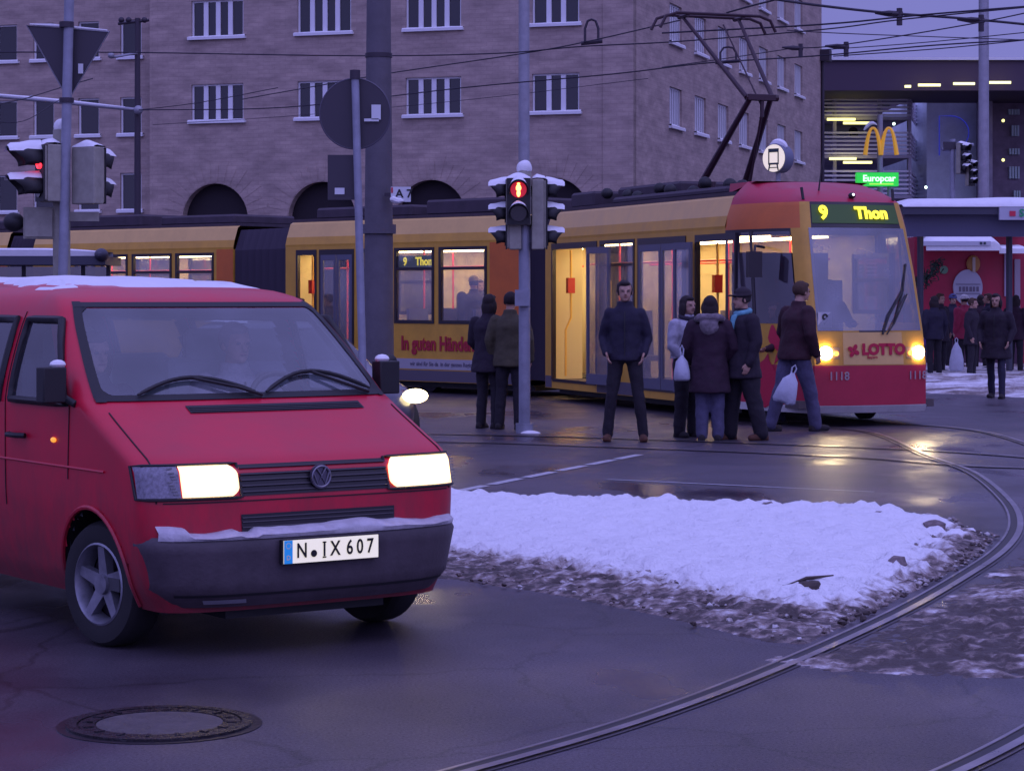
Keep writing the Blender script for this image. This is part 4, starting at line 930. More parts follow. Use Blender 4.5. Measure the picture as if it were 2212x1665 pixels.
# side windows
for sg in (-1, 1):
    for l0, l1, z0, z1 in WIN:
        fr = l1 > -1.5
        rows = [[VSide(z, l0-.02+((wf(z, l1) if fr else l1)+.02-l0+.02)*j/6, sg, .003) for j in range(7)] for z in [z0-.01+(z1-z0+.02)*i/8 for i in range(9)]]
        m = MB(XV); m.grid(rows); g = m.build('side_window', VGS, van, smooth=80)
        m = MB(XV); P = []
        for z in [z0+(z1-z0)*i/6 for i in range(7)]: P.append(VSide(z, (wf(z, l1) if fr else l1), sg, .005))
        for k in range(1, 6): l = P[6].y*-1; P.append(VSide(z1, l+(l0-l)*k/6, sg, .005))
        for z in [z1-(z1-z0)*i/6 for i in range(7)]: P.append(VSide(z, l0, sg, .005))
        for k in range(1, 6): P.append(VSide(z0, l0+(l1-l0)*k/6, sg, .005))
        m.tube(P, .022, 6, closed=True); m.build('window_seal', BLACK, g, smooth=60)
# lamps
CLR = mat('indicator_glass', (.16, .15, .20), .08, spec=.8, var=.5, vscale=60)
HL = mat('headlight_lit', (1, .95, .8), .3, emit=(1, .78, .42), es=5.0)
CHR = mat('chrome', (.6, .6, .62), .15, 1.0)
for sg in (-1, 1):
    def hp(z, v, o): return VS(z, v*sg, o)
    zz = (.758, .900)
    rows = []
    for i in range(13):
        z = zz[0]+(zz[1]-zz[0])*i/12; e = abs(i/12*2-1); inner = .475+.045*max(0, (e-.4)/.6)**2; eo = .80 if sg < 0 else .95  # right lit face widened over the indicator, standing in for lamp bloom
        rows.append([hp(z, inner+(eo-inner)*j/14, .008) for j in range(15)])
    m = MB(XV); m.grid(rows); hl_ = m.build('headlight', mat('headlight_rim_glow', (1, .9, .6), .3, emit=(1, .66, .22), es=1.6), van, smooth=80)
    rows = []
    for i in range(9):
        z = zz[0]+.012+(zz[1]-zz[0]-.024)*i/8; e = abs(i/8*2-1); inner = .495+.07*max(0, (e-.3)/.7)**2; ou = eo-.02-.03*max(0, (e-.6)/.4)**2
        rows.append([hp(z, inner+(ou-inner)*j/14, .0115) for j in range(15)])
    m = MB(XV); m.grid(rows); m.build('reflector', HL, hl_, smooth=80)
    rows = [[hp(zz[0]+(zz[1]-zz[0])*i/6, (eo+.006)+(.992-eo-.006)*(1-(1-j/8)**1.6), .008) for j in range(9)] for i in range(7)]
    m = MB(XV); m.grid(rows); ind = m.build('indicator', CLR, van, smooth=80)
    m = MB(XV)
    for k in range(9): z = zz[0]+.018+.014*k; m.obox(hp(z, (.83 if sg < 0 else .965)+.006*(k % 5), .012), (.014, 0, 0), (0, .002, 0), (0, 0, .003))
    m.build('prism_facets', CHR, ind, smooth=0)
    m = MB(XV); pth = [hp(zz[0]-.006, .465+(.995-.465)*j/16, .008) for j in range(17)]+[hp(zz[1]+.004, .995-(.995-.465)*j/16, .008) for j in range(17)]
    m.tube(pth, .008, 6, closed=True); m.build('lamp_surround', BLACK, ind)
# grille with slats and round badge
m = MB(XV); m.grid(patch(.757, .90, -.462, .462, 3, 16, .004)); gq = m.build('grille', mat('grille_dark', (.016, .012, .018), .5), van, smooth=80)
m = MB(XV)
for k in range(5): z = .775+.027*k; m.tube([VS(z, -.46+.92*j/14, .008) for j in range(15)], .005, 5)
m.build('slat', mat('grille_slat', (.035, .028, .04), .45), gq)
e_ = VS(.828, .02, .02); nrm = Vector((0, -1, .1)).normalized()
m = MB(XV); m.disc(e_, .058, (1, 0, 0), (0, .1, 1), (0, -.01, 0), 32); bg_ = m.build('badge', mat('badge_grey', (.09, .08, .11), .35, .6), van)
m = MB(XV); y = e_.y-.014
m.tube([(e_.x+.05*cos(2*pi*k/32), y, e_.z+.05*sin(2*pi*k/32)) for k in range(32)], .005, 5, closed=True)
for P in ([(-.024, .040), (0, .004), (.024, .040)], [(-.043, .020), (-.020, -.036), (0, .0), (.020, -.036), (.043, .020)]): m.tube([(e_.x+a, y, e_.z+b) for a, b in P], .005, 5)
m.build('badge_emblem', mat('emblem_grey', (.20, .19, .23), .35, .6), bg_)
# bonnet vent and seams
m = MB(XV); m.grid([[VSs(z, -.41+1.0*j/20, .004) for j in range(21)] for z in (1.125, 1.142, 1.158)]); bv = m.build('bonnet_vent', BLACK, van, smooth=80)
m = MB(XV)
for z in (1.131, 1.139, 1.147): m.tube([VSs(z, -.40+.98*j/16, .006) for j in range(17)], .003, 5)
m.build('vent_slat', mat('grille_slat', (.035, .028, .04), .45), bv)
SEAM = mat('panel_gap', (.02, .004, .008), .7)
def gap(pts): m = MB(XV); m.tube(pts, .004, 4); m.build('panel_gap', SEAM, body)
gap([VS(.735, -.9+1.8*j/30, .001) for j in range(31)])
for sg in (-1, 1):
    gap([VS(.735+.40*i/14, sg*(.93-.015*i/14), .001) for i in range(15)])
    gap([VSide(.62+.55*i/12, -1.80, sg, .001) for i in range(13)])
    gap([VSide(1.17+.45*i/8, -1.80, sg, .001) for i in range(9)])
    gap([VSide(.80+.36*i/8, -1.02+.02*i/8, sg, .001) for i in range(9)])
for sg in (-1, 1): m = MB(XV); m.tube([VSide(.86, -.60-3.7*j/24, sg, .002) for j in range(25)], [.007]*25, 5); m.build('side_crease', RED, body)
for sg in (-1, 1):
    m = MB(XV); c = VSide(.99, -1.62, sg, .012); m.tube([c+Vector((0, .10, 0)), c+Vector((sg*.03, .06, 0)), c+Vector((sg*.03, -.06, 0)), c+Vector((0, -.10, 0))], .014, 8); m.build('door_handle', BLACK, van)
    m = MB(XV); c = VSide(.985, -1.18, sg, .006); m.ball(c, .03, (.3, 1, .45)); m.build('side_repeater', mat('repeater_orange', (.8, .30, .03), .3, emit=(1, .4, .05), es=.9), van)
# lower air intake (dark, under the grille)
m = MB(XV); m.grid(patch(.585, .672, -.475, .50, 3, 16, .004)); li = m.build('air_intake', mat('grille_dark', (.016, .012, .018), .5), van, smooth=80)
m = MB(XV)
for z in (.61, .635, .655): m.tube([VS(z, -.47+.96*j/14, .006) for j in range(15)], .004, 5)
m.build('slat', mat('grille_slat', (.035, .028, .04), .45), li)
# bumper
def BS(z, v, back=0):
    w_ = interp([(.20,.72),(.28,.78),(.33,.82),(.54,.862),(.58,.85)], z); lf = interp([(.20,-.07),(.28,-.02),(.33,.0),(.54,.015),(.575,0)], z); n = 3.2; av = abs(v)
    return Vector((w_*v, -(lf-.34*(1-(1-av**n)**(1/n))), z))
bz = [.245, .27, .285, .30, .33, .36, .42, .50, .54, .565, .578]
m = MB(XV); vv = sorted(set([-1, 1]+[s*x for s in (-1, 1) for x in (.998, .99, .97)]+[-.95+.05*k for k in range(39)]))
rows = [[BS(z, v) for v in vv] for z in bz]
rows.insert(0, [Vector((p.x*.93, p.y+.10, .24)) for p in rows[0]]); rows.append([Vector((p.x*.99, p.y+.10 if True else 0, .580)) for p in rows[-1]]); m.grid(rows)
bump = m.build('bumper', PLAST, van, smooth=40)
m = MB(XV); m.grid([[BS(z, -.93+1.86*j/30)+Vector((0, -.004, 0)) for j in range(31)] for z in (.296, .308)]); m.build('bumper_groove', BLACK, bump, smooth=80)
m = MB(XV); m.grid([[BS(z, -.80+.26*j/6)+Vector((0, -.006, 0)) for j in range(7)] for z in (.262, .282)]); m.build('reflective_strip', GREYMETAL, bump, smooth=80)
# snow lying on the bumper
m = MB(XV); rows = []
for j in range(61):
    v = -.96+1.92*j/60; P = BS(.57, v); h = max(.004, .022+.030*noise.fractal(Vector((v*2.2+3, 0, 0)), 1, 2, 3)+(.025 if -.97 < v < -.82 else 0))
    if -.52 < v < -.44: h = .004
    rows.append([P+Vector((0, -.012, -.006)), P+Vector((0, -.02, h*.6)), P+Vector((0, .02, h+.012)), P+Vector((0, .10, h+.02)), P+Vector((0, .11, 0))])
m.grid(rows); m.build('bumper_snow', mat('grey_snow', (.50, .48, .52), .8, var=.2, vscale=12, bump=.3, bscale=40), van, smooth=80)
# number plate
PX = Matrix.Translation((0, -.03, 0)); yb = -.045
m = MB(XV); m.box(-.268, .268, yb+.006, yb+.03, .437, .553); m.build('plate_holder', BLACK, van, smooth=0)
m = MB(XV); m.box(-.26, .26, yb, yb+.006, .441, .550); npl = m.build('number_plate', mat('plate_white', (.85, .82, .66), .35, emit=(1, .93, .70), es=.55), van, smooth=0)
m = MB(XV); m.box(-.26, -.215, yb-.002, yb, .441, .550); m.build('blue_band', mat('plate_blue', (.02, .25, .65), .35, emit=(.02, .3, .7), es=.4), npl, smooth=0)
m = MB(XV)
for k in range(12): a = 2*pi*k/12; m.obox((-.2375+.013*cos(a), yb-.003, .525+.013*sin(a)), (.0022, 0, 0), (0, .0005, 0), (0, 0, .0022))
m.text('D', (-.2375, yb-.003, .468), .03, (1, 0, 0), (0, 0, 1), .001, .001); m.build('band_marks', mat('plate_mark', (.8, .8, .6), .5), npl, smooth=0)
m = MB(XV); 
for ch, x in (('N', -.165), ('I', -.042), ('X', .018), ('6', .098), ('0', .155), ('7', .212)):
    m.text(ch, (x, yb-.003, .4965), .098, (1, 0, 0), (0, 0, 1), .002, .0015, sx=.78)
m.box(-.052, -.032, yb-.004, yb-.002, .458, .464); m.box(-.052, -.032, yb-.004, yb-.002, .529, .535)
m.disc((-.100, yb-.003, .482), .017, (1, 0, 0), (0, 0, 1), (0, -.001, 0), 20); m.build('registration', mat('plate_black', (.008, .008, .01), .5), npl, smooth=0)
# wipers
m = MB(XV)
for s0, s1, pv in ((-.62, .02, .05), (.08, .72, .70)):
    P = [VSs(1.20+.075*sin(pi*k/12)*(1.0 if s0 < 0 else 1.25)+.004*k/12, s0+(s1-s0)*k/12, .022) for k in range(13)]
    m.tube(P, [.006]+[.012]*11+[.006], 6); m.tube([VSs(1.185, pv+.0, .02), VSs(1.215, pv-.12, .035), P[6]], .009, 6)
m.build('wiper', BLACK, van)
# mirrors
for sg in (-1, 1):
    m = MB(XV); c = Vector((sg*.965, 1.02, 1.265)); m.tube([VSide(1.17, -.93, sg), c+Vector((-sg*.06, 0, -.06))], .02, 8)
    m.obox(c, (.062, 0, 0), (0, .045, 0), (0, 0, .088)); mr = m.build('mirror', BLACK, van, smooth=60); bb = mr.modifiers.new('b', 'BEVEL'); bb.width = .03; bb.segments = 3
    m = MB(XV); m.ball(c+Vector((-sg*.03, -.01, .10)), .035, (1.2, 1, .7), 9, 6); m.build('snow_cap', SNOW, mr)
# wheels
RIM = mat('alloy_rim', (.26, .26, .30), .35, .6, var=.3, vscale=10)
def wheel(xf, R, parent, w_=.2, sg=-1, hub=.19):
    m = MB(xf); rows = []
    prof = [(R*.62, -w_/2+.01), (R*.75, -w_/2), (R*.93, -w_/2+.005), (R*.985, -w_/2+.03), (R, -w_/4), (R, w_/4), (R*.985, w_/2-.03), (R*.93, w_/2-.005), (R*.62, w_/2-.01)]
    for r, x in prof: rows.append([(x, r*cos(2*pi*k/40), R+r*sin(2*pi*k/40)) for k in range(41)])
    m.grid(rows); ty = m.build('tyre', RUBBER, parent)
    m = MB(xf); x = sg*w_/2; rows = []
    for r, xx in ((R*.66, x-sg*.005), (R*.63, x-sg*.0), (R*.58, x-sg*.03), (R*.56, x-sg*.09)): rows.append([(xx, r*cos(2*pi*k/40), R+r*sin(2*pi*k/40)) for k in range(41)])
    m.grid(rows)
    for k in range(5):
        a = 2*pi*k/5+.3; d = Vector((0, cos(a), sin(a))); t = Vector((0, -sin(a), cos(a))); c0 = Vector((x-sg*.035, 0, R))
        m.add([c0+d*R*.1+t*.035, c0+d*R*.1-t*.035, c0+d*R*.6-t*.024+Vector((sg*.015, 0, 0)), c0+d*R*.6+t*.024+Vector((sg*.015, 0, 0)), c0+d*R*.1+t*.035-Vector((sg*.04, 0, 0)), c0+d*R*.1-t*.035-Vector((sg*.04, 0, 0)), c0+d*R*.6-t*.024-Vector((sg*.03, 0, 0)), c0+d*R*.6+t*.024-Vector((sg*.03, 0, 0))], [(0, 1, 2, 3), (0, 4, 5, 1), (1, 5, 6, 2), (2, 6, 7, 3), (3, 7, 4, 0), (4, 7, 6, 5)])
    m.cyl((x-sg*.06, 0, R), (x-sg*.015, 0, R), R*.19, R*.16, 20); m.build('rim', RIM, ty)
    m = MB(xf); m.cyl((x-sg*.11, 0, R), (x-sg*.10, 0, R), R*.57, n=30); m.build('brake_disc', DARKMETAL, ty)
for sg in (-1, 1):
    for lw in LW:
        st = radians(10) if lw > -1 else 0
        wheel(XV @ Matrix.Translation((sg*.745, -lw, 0)) @ Matrix.Rotation(st, 4, 'Z'), .305, van, .19, sg)
        m = MB(XV); rows = []
        for k in range(25):
            a = -radians(12)+radians(204)*k/24; r = .375; rows.append([(sg*(sinterp(wv, max(.22, .30+r*sin(a)))+.012), -lw+r*cos(a), .30+r*sin(a)), (sg*.45, -lw+r*cos(a), .30+r*sin(a))])
        m.grid(rows); m.build('wheel_arch', BLACK, van, smooth=60)
        m = MB(XV); P = [(sg*(sinterp(wv, max(.22, .30+.378*sin(a)))+.004), -lw+.378*cos(a), .30+.378*sin(a)) for a in [-radians(10)+radians(200)*k/24 for k in range(25)]]; m.tube(P, .012, 6); m.build('arch_lip', RED, van)
m = MB(XV); m.box(-.70, .70, .30, 4.2, .20, .27); m.box(-.44, .44, .2, 4.3, .17, .75) ; m.build('underbody', BLACK, van, smooth=0)
# snow on the roof
m = MB(XV); rows = []
for i in range(29):
    l = -1.72-2.5*i/28; row = []
    for j in range(25):
        u = -1+2*j/24; s_ = .66*u; zr = 1.0
        # roof height at (s,l): search the slices
        lo, hi = 1.60, 1.785
        for _ in range(14):
            mid_ = (lo+hi)/2; w_ = sinterp(wv, mid_); lf = interp(lfv, mid_); v = abs(s_)/w_
            okk = v < 1 and l < lf-Dv(mid_)*(1-(1-v**3.6)**(1/3.6))
            if okk: lo = mid_
            else: hi = mid_
        nz = noise.fractal(Vector((s_*2, l*1.2, 4)), 1, 2, 4); ed = min(1, (1-abs(u))*4, i/2.0, (28-i)/2.0)
        h = (.030+.016*nz)*min(1, ed+.0)-.004; 
        if nz < -.35+.25*(u < -.3): h = -.012
        row.append((s_, -l, lo+h))
    rows.append(row)
m.grid(rows); m.build('roof_snow', SNOW, van, smooth=80)

# ============================================================ HATCHBACK (behind the van) and copies on the garage decks
def hatch(root, paint, full=True):
    X = ROOTM[root]
    prof = [(0, .30, .62), (.03, .60, .70), (.25, .72, .80), (.95, .90, .84), (1.05, .93, .84)]
    wz_ = [(.2,.78),(.4,.84),(.65,.85),(.85,.83),(.95,.80),(1.2,.70),(1.36,.60),(1.42,.40)]
    fz = [(.2,-.05),(.45,0),(.62,-.04),(.72,-.22),(.80,-.55),(.90,-.98),(.95,-1.08),(1.2,-1.5),(1.36,-1.85),(1.42,-2.2)]
    rz_ = [(.2,-3.95),(.6,-4.0),(.9,-3.95),(1.2,-3.75),(1.42,-3.3)]
    Z = [.2,.3,.4,.5,.58,.65,.72,.76,.8,.85,.9,.95,1.0,1.05,1.1,1.15,1.2,1.25,1.3,1.34,1.37,1.4,1.42]; rows = []
    for z in Z:
        w_ = sinterp(wz_, z); f = interp(fz, z); r = interp(rz_, z); row = []
        for k in range(49):
            a = 2*pi*k/48-pi/2; ca, sa = cos(a), sin(a); n = 4.0
            row.append((w_*math.copysign(abs(ca)**(2/n), ca), -((f+r)/2-(f-r)/2*math.copysign(abs(sa)**(2/n), sa)), z))
        rows.append(row)
    m = MB(X)
    k0 = len(m.v); m.grid(rows)
    nf = len(m.f); 
    for q, f in enumerate(m.f): zc = sum(m.v[i][2] for i in f)/4; m.m[q] = 1 if .98 < zc < 1.33 else 0
    m.f.append(list(range(len(m.v)-49, len(m.v)-1))); m.m.append(0)
    b = m.build('body', [paint, DGLASS], root, smooth=50)
    for sg in (-1, 1):
        m = MB(X); m.ball((sg*.60, .10, .64), .13, (1.15, .75, .60), 14, 8); m.build('headlight', mat('car_headlight_lit', (1, .9, .6), .3, emit=(1, .80, .42), es=8) if full else mat('lamp_glass_off', (.3, .3, .33), .2), root)
    if full:
        for sg in (-1, 1):
            m = MB(X); m.ball((sg*.93, 1.35, .98), .09, (1, .6, .8)); m.build('mirror', BLACK, root)
        m = MB(X); m.box(-.3, .3, -.03, .03, .34, .44); m.build('number_plate', mat('plate_plain', (.5, .5, .5), .5), root, smooth=0)
    for sg in (-1, 1):
        for l in (.75, 3.25):
            m = MB(X); m.cyl((sg*.66, l, .3), (sg*.84, l, .3), .3, n=24); m.build('wheel', RUBBER, root)
    m = MB(X); rows = []
    for i in range(9):
        rows.append([(s_, 2.2+1.15*i/8, 1.40+.07*sin(pi*i/8)*sqrt(max(0, 1-(s_/.56)**2))) for s_ in [-.55+.1375*j for j in range(9)]])
    m.grid(rows); m.build('roof_snow', SNOW, root, smooth=80)
car = thing('car', 'dark car mostly hidden behind the van with one lit headlight showing', 'car', (-1.50, 24.25, 0), radians(30))
hatch(car, mat('car_dark_blue', (.03, .03, .06), .3, coat=.8))
# parked, snowy, far away on the decks
pz = [W(1890, 285, YG), W(1822, 205+18, YG), W(1985, 205+30, YG+18)]
lab = ['snow covered car parked on the middle garage deck behind the yellow arches', 'snow covered car parked at the left of the top garage deck', 'snow covered car at the right end of the top garage deck']
c0 = thing('parked_car', lab[0], 'car', (pz[0].x, YG+4, pz[0].z-.05), radians(80), 'cars parked on the garage decks')
hatch(c0, mat('car_grey', (.2, .2, .23), .4), full=False)
for k in (1, 2):
    c = c0.copy(); C.objects.link(c); c.location = (pz[k].x, YG+4+8*(k == 2), pz[k].z-.3); c['label'] = lab[k]
    for ch in list(c0.children): d = ch.copy(); C.objects.link(d); d.parent = c

# ============================================================ TRAM
TA = radians(20); TF = Vector((4.73, 30.2, 0))
tram = thing('tram', 'yellow articulated tram with red front and roof hood, doors open, at the stop', 'tram', TF, TA)
XT1 = ROOTM[tram]
YELP = mat('tram_yellow', (.56, .30, .035), .42, var=.12, vscale=3)
CREAM = mat('tram_cream', (.66, .42, .14), .42, var=.08, vscale=3)
ORNG = mat('tram_orange', (.55, .13, .02), .42, var=.1, vscale=3)
TRED = mat('tram_red', (.42, .018, .05), .4, var=.1, vscale=3)
TWHITE = mat('tram_white', (.55, .53, .52), .5, var=.15, vscale=3)
TBLK = mat('tram_black', (.018, .012, .018), .3)
FROOF = mat('tram_roof', (.05, .035, .05), .7, var=.3, vscale=4)
TGL = glassmat('tram_glass', (.88, .88, .90), .22, (.42, .40, .48), .20)
INW = mat('tram_interior_wall', (.60, .50, .30), .6)
INL = mat('tram_interior_light', (1, .85, .5), .4, emit=(1, .74, .36), es=18)
FLOORM = mat('tram_floor', (.10, .08, .08), .7)
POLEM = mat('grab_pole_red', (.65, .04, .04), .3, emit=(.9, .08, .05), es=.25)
POLEY = mat('grab_pole_yellow', (.75, .42, .05), .3)
SEATR = mat('tram_seat', (.10, .10, .22), .8)
HWD = 1.2
def tmod(xf, t0, t1, near, far, front=False, ends=(0, 0), name='carriage', bulk=()):
    """one rigid carriage; near = image-side openings (t0,t1,z0,z1,kind)"""
    L0, L1 = t0, t1
    m = MB(xf)
    def side(sg, ops):
        rs = rects(L0, L1, .20, 2.62, [o[:4] for o in ops])
        for a, b, z0, z1 in rs:
            y = [-HWD, -HWD+.05] if sg < 0 else [HWD-.05, HWD]; m.box(y[0], y[1], a, b, z0, z1)
    side(-1, near); side(1, far)
    bd = m.build('side_wall', YELP, tram, smooth=0)
    m = MB(xf)
    for a, b, z0, z1 in rects(L0+.03, L1-.03, .34, 2.55, [o[:4] for o in far]): m.box(HWD-.075, HWD-.055, a, b, z0, z1)
    m.build('inner_lining', INW, bd, smooth=0)
    for sg in (-1, 1):
        m = MB(xf); m.grid([[(sg*HWD, t, 2.62), (sg*(HWD+.004), t, 2.66), (sg*(HWD-.03), t, 2.80)] for t in (L0, L1)]); m.build('cornice', YELP, bd, smooth=0)
        m = MB(xf); m.grid([[(sg*(HWD-.03), t, 2.80), (sg*1.08, t, 3.05), (sg*.95, t, 3.12)] for t in (L0, L1)]); m.build('roof_shoulder', CREAM, bd, smooth=0)
    m = MB(xf); m.box(-1.02, 1.02, L0, L1, 3.08, 3.14); rf = m.build('roof', FROOF, tram, smooth=0)
    m = MB(xf); m.box(-1.14, 1.14, L0, L1, .28, .34); m.build('floor', FLOORM, bd, smooth=0)
    m = MB(xf); m.box(-1.14, 1.14, L0, L1, 2.55, 2.60); m.build('ceiling', INW, bd, smooth=0)
    for x in (-.45, .45):
        m = MB(xf); m.box(x-.09, x+.09, L0+.3, L1-.3, 2.515, 2.548); m.build('ceiling_light', INL, tram, smooth=0)
    m = MB(xf); m.box(-1.0, 1.0, L0, L1, .16, .20); m.box(-.95, .95, L0, L1, .1, .16); m.build('underframe', BLACK, bd, smooth=0)
    for e, t in ((ends[0], L0), (ends[1], L1)):
        if e:
            m = MB(xf); m.box(-1.14, -.55, t-.02, t+.02, .34, 2.55); m.box(.55, 1.14, t-.02, t+.02, .34, 2.55); m.build('end_wall', INW, bd, smooth=0)
    for sg, ops in ((-1, near), (1, far)):
        ya, yb_ = (-HWD-.012, -HWD+.055) if sg < 0 else (HWD-.055, HWD+.012)
        for o in ops:
            a, b, z0, z1, kd = o[:5]
            if kd == 'win':
                m = MB(xf); m.box(ya, yb_, a, a+.06, z0, z1); m.box(ya, yb_, b-.06, b, z0, z1); m.box(ya, yb_, a+.06, b-.06, z0, z0+.06); m.box(ya, yb_, a+.06, b-.06, z1-.06, z1); m.box(ya, yb_, a+.06, b-.06, z1-.40, z1-.35)
                f = m.build('window', TBLK, tram, smooth=0)
                m = MB(xf); m.box(sg*(HWD-.03), sg*(HWD-.022), a+.03, b-.03, z0+.03, z1-.03); m.build('pane', TGL, f, smooth=0)
            elif kd in ('door', 'open'):
                m = MB(xf); m.box(ya, yb_, a, a+.05, z0, z1); m.box(ya, yb_, b-.05, b, z0, z1); m.box(ya, yb_, a+.05, b-.05, z1-.10, z1); m.box(ya-.0, yb_, a+.05, b-.05, z0-.03, z0+.02)
                df = m.build('door_frame', TBLK, tram, smooth=0)
                if kd == 'open':
                    q = b-.16; m = MB(xf); m.tube([(sg*1.02, q, .4), (sg*1.02, q, 1.15), (sg*.92, q+.02, 1.35), (sg*.92, q+.02, 2.45)], .020, 7); m.build('grab_pole', POLEY, tram)
                    m = MB(xf); m.box(-.06+sg*.93, .06+sg*.93, q-.04, q+.06, 1.75, 2.0); m.build('ticket_validator', mat('validator_red', (.45, .02, .02), .4), tram, smooth=0)
                leaves = [(a+.05, (a+b)/2-.01), ((a+b)/2+.01, b-.05)]
                for k, (c0_, c1_) in enumerate(leaves):
                    if kd == 'open':      # folded outward and slid past the opening
                        wd = (c1_-c0_); y0 = sg*(HWD+.10); sh_ = -(wd-.08) if k == 0 else (wd-.08); c0s, c1s = c0_+sh_, c1_+sh_
                        if o[5] == k+1 or o[5] == 3: pass
                        else: continue
                        y1 = y0+sg*.035; A, B = c0s, c1s
                    else: y0 = sg*(HWD-.02); y1 = sg*(HWD+.015); A, B = c0_, c1_
                    ly0, ly1 = min(y0, y1), max(y0, y1)
                    m = MB(xf); t = .065
                    m.box(ly0, ly1, A, A+t, z0, z1-.1); m.box(ly0, ly1, B-t, B, z0, z1-.1); m.box(ly0, ly1, A+t, B-t, z0, z0+.16); m.box(ly0, ly1, A+t, B-t, z1-.2, z1-.1)
                    d = m.build('door_leaf', mat('door_frame_grey', (.10, .10, .15), .4), df, smooth=0)
                    m = MB(xf); m.box((y0+y1)/2-.004, (y0+y1)/2+.004, A+t, B-t, z0+.16, z1-.2); m.build('door_pane', TGL, df, smooth=0)
                    m = MB(xf); m.tube([((y0+y1)/2-sg*.06, A+.12, z0+.7), ((y0+y1)/2-sg*.06, A+.12, z0+1.6)], .014, 6); m.build('door_rail', POLEY, df)
    # interior: seats, poles, hanging rail
    t = L0+.9; k = 0
    while t < L1-1.0:
        blocked = any(o[4] in ('door', 'open') and o[0]-.5 < t < o[1]+.4 for o in near)
        if not blocked:
            for x in (-.82, .82):
                m = MB(xf); m.box(x-.24, x+.24, t, t+.42, .72, .80); m.obox((x, t+.46, 1.12), (.23, 0, 0), (0, .035, 0), (0, .03, .36)); m.box(x-.05, x+.05, t+.1, t+.3, .34, .72); m.build('seat', SEATR, tram, smooth=0)
        t += .85
    m = MB(xf)
    for q in [L0+1.1+2.1*k for k in range(int((L1-L0-1)/2.1)+1)]:
        m.cyl((-.55, q, .34), (-.55, q, 2.55), .018, n=8); m.cyl((.55, q+.4, .34), (.55, q+.4, 2.55), .018, n=8)
    for x in (-.55, .55): m.cyl((x, L0+.3, 2.22), (x, L1-.3, 2.22), .017, n=8)
    m.build('grab_poles', POLEM, tram)
    for a, b in bulk:       # plain coloured full-height panels beside the joints
        m = MB(xf); m.box(-HWD-.006, -HWD+.02, a, b, 1.22, 2.62); m.build('end_panel', ORNG, tram, smooth=0)
        m = MB(xf); m.box(HWD-.02, HWD+.006, a, b, 1.22, 2.62); m.build('end_panel', ORNG, tram, smooth=0)
    m = MB(xf); m.box(-HWD-.005, -HWD+.01, L0, L1, .34, .50) if False else m.box(-HWD-.004, -HWD+.0, L0, L1, .36, .56)
    return bd
def roofbox(xf, items, name='roof_unit'):
    for x0, x1, a, b, h in items:
        m = MB(xf); m.box(x0, x1, a, b, 3.13, 3.13+h); o = m.build(name, FROOF, tram, smooth=0); o.modifiers.new('b', 'BEVEL').width = .04
def px2t(px, P0, d):            # where a column of the photo meets the near side line
    k = (px-CX)/FD; return (P0.x-k*P0.y)/(k*d.y-d.x)
back = Vector((-sin(TA), cos(TA)))
S1 = (XT1 @ Vector((-HWD, 0, 0))).xy
def T1(px): return px2t(px, S1, back)
L1 = T1(1178)
ops1 = [(T1(1590), T1(1502), .34, 2.56, 'open', 2), (T1(1482), T1(1378), .34, 2.56, 'door'), (T1(1371), T1(1296), 1.22, 2.56, 'win'), (T1(1290), T1(1192), .34, 2.56, 'open', 1)]
far1 = [(T1(1590), T1(1520), 1.45, 2.3, 'win'), (T1(1400), T1(1340), 1.45, 2.3, 'win')]
TC = 2.0                       # cab length
tmod(XT1, TC, L1, ops1, far1, ends=(0, 1))
# --- cab shell
wfz = [(.18,.82),(.8,.82),(1.25,.80),(2.0,.775),(2.6,.74),(2.95,.70),(3.02,.66),(3.12,.62),(3.26,.56)]
tfz = [(.18,.05),(.28,.0),(.80,.0),(1.25,.05),(2.0,.24),(2.6,.42),(2.95,.54),(3.02,.66),(3.12,.95),(3.22,1.40),(3.27,1.75)]
wsz = [(.18,1.20),(2.62,1.20),(2.80,1.17),(3.05,1.08),(3.14,1.0),(3.27,.86)]
def TQ(z, u, o=0):
    def p(z, u):
        wf_ = interp(wfz, z); tf = interp(tfz, z); ws = interp(wsz, z); s = 1 if u >= 0 else -1; a = abs(u)
        if a <= .5: q = a/.5; return Vector((s*wf_*q, tf+.10*q**2.5, z))
        q = (a-.5)/.5; return Vector((s*(wf_+(ws-wf_)*sin(q*pi/2)**.9), tf+.10+(TC-tf-.10)*q**1.1, z))
    P = p(z, u)
    if o:
        a = p(z+.01, u)-p(z-.01, u); b = p(z, min(1, u+.01))-p(z, max(-1, u-.01)); n = b.cross(a)
        if n.length > 0: P = P+n.normalized()*o
    return P
Z = [.18,.24,.28,.29,.4,.5,.6,.7,.78,.80,.9,1.0,1.1,1.2,1.25]+[1.25+.09*k for k in range(1, 15)]+[2.58, 2.6,2.62,2.7,2.8,2.9,2.95,2.98,3.02,3.07,3.12,3.17,3.22,3.25,3.27]
U = [-1+.025*k for k in range(81)]
rows = [[TQ(z, u) for u in U] for z in Z]
m = MB(XT1)
def cabcut(i, j):
    z = (Z[i]+Z[i+1])/2; u = abs((U[j]+U[j+1])/2)
    return (1.27 < z < 2.58 and u < .455) or (1.36 < z < 2.54 and .585 < u < .985)
m.grid(rows, cabcut)
for q, f in enumerate(m.f):
    c = [sum(m.v[i][k] for i in f)/4 for k in range(3)]; j = f[0] % 81; u = abs((U[j]+U[min(80, j+1)])/2)
    z = c[2]; mi = 0
    if z < .28: mi = 2
    elif z < .79: mi = 1
    elif z > 2.96 or (z > 2.80 and u > .5 and False): mi = 1
    elif z > 2.60 and u > .52: mi = 3
    elif z > 1.26 and u < .46: mi = 4
    elif 1.30 < z < 2.6 and u > .575: mi = 4
    m.m[q] = mi
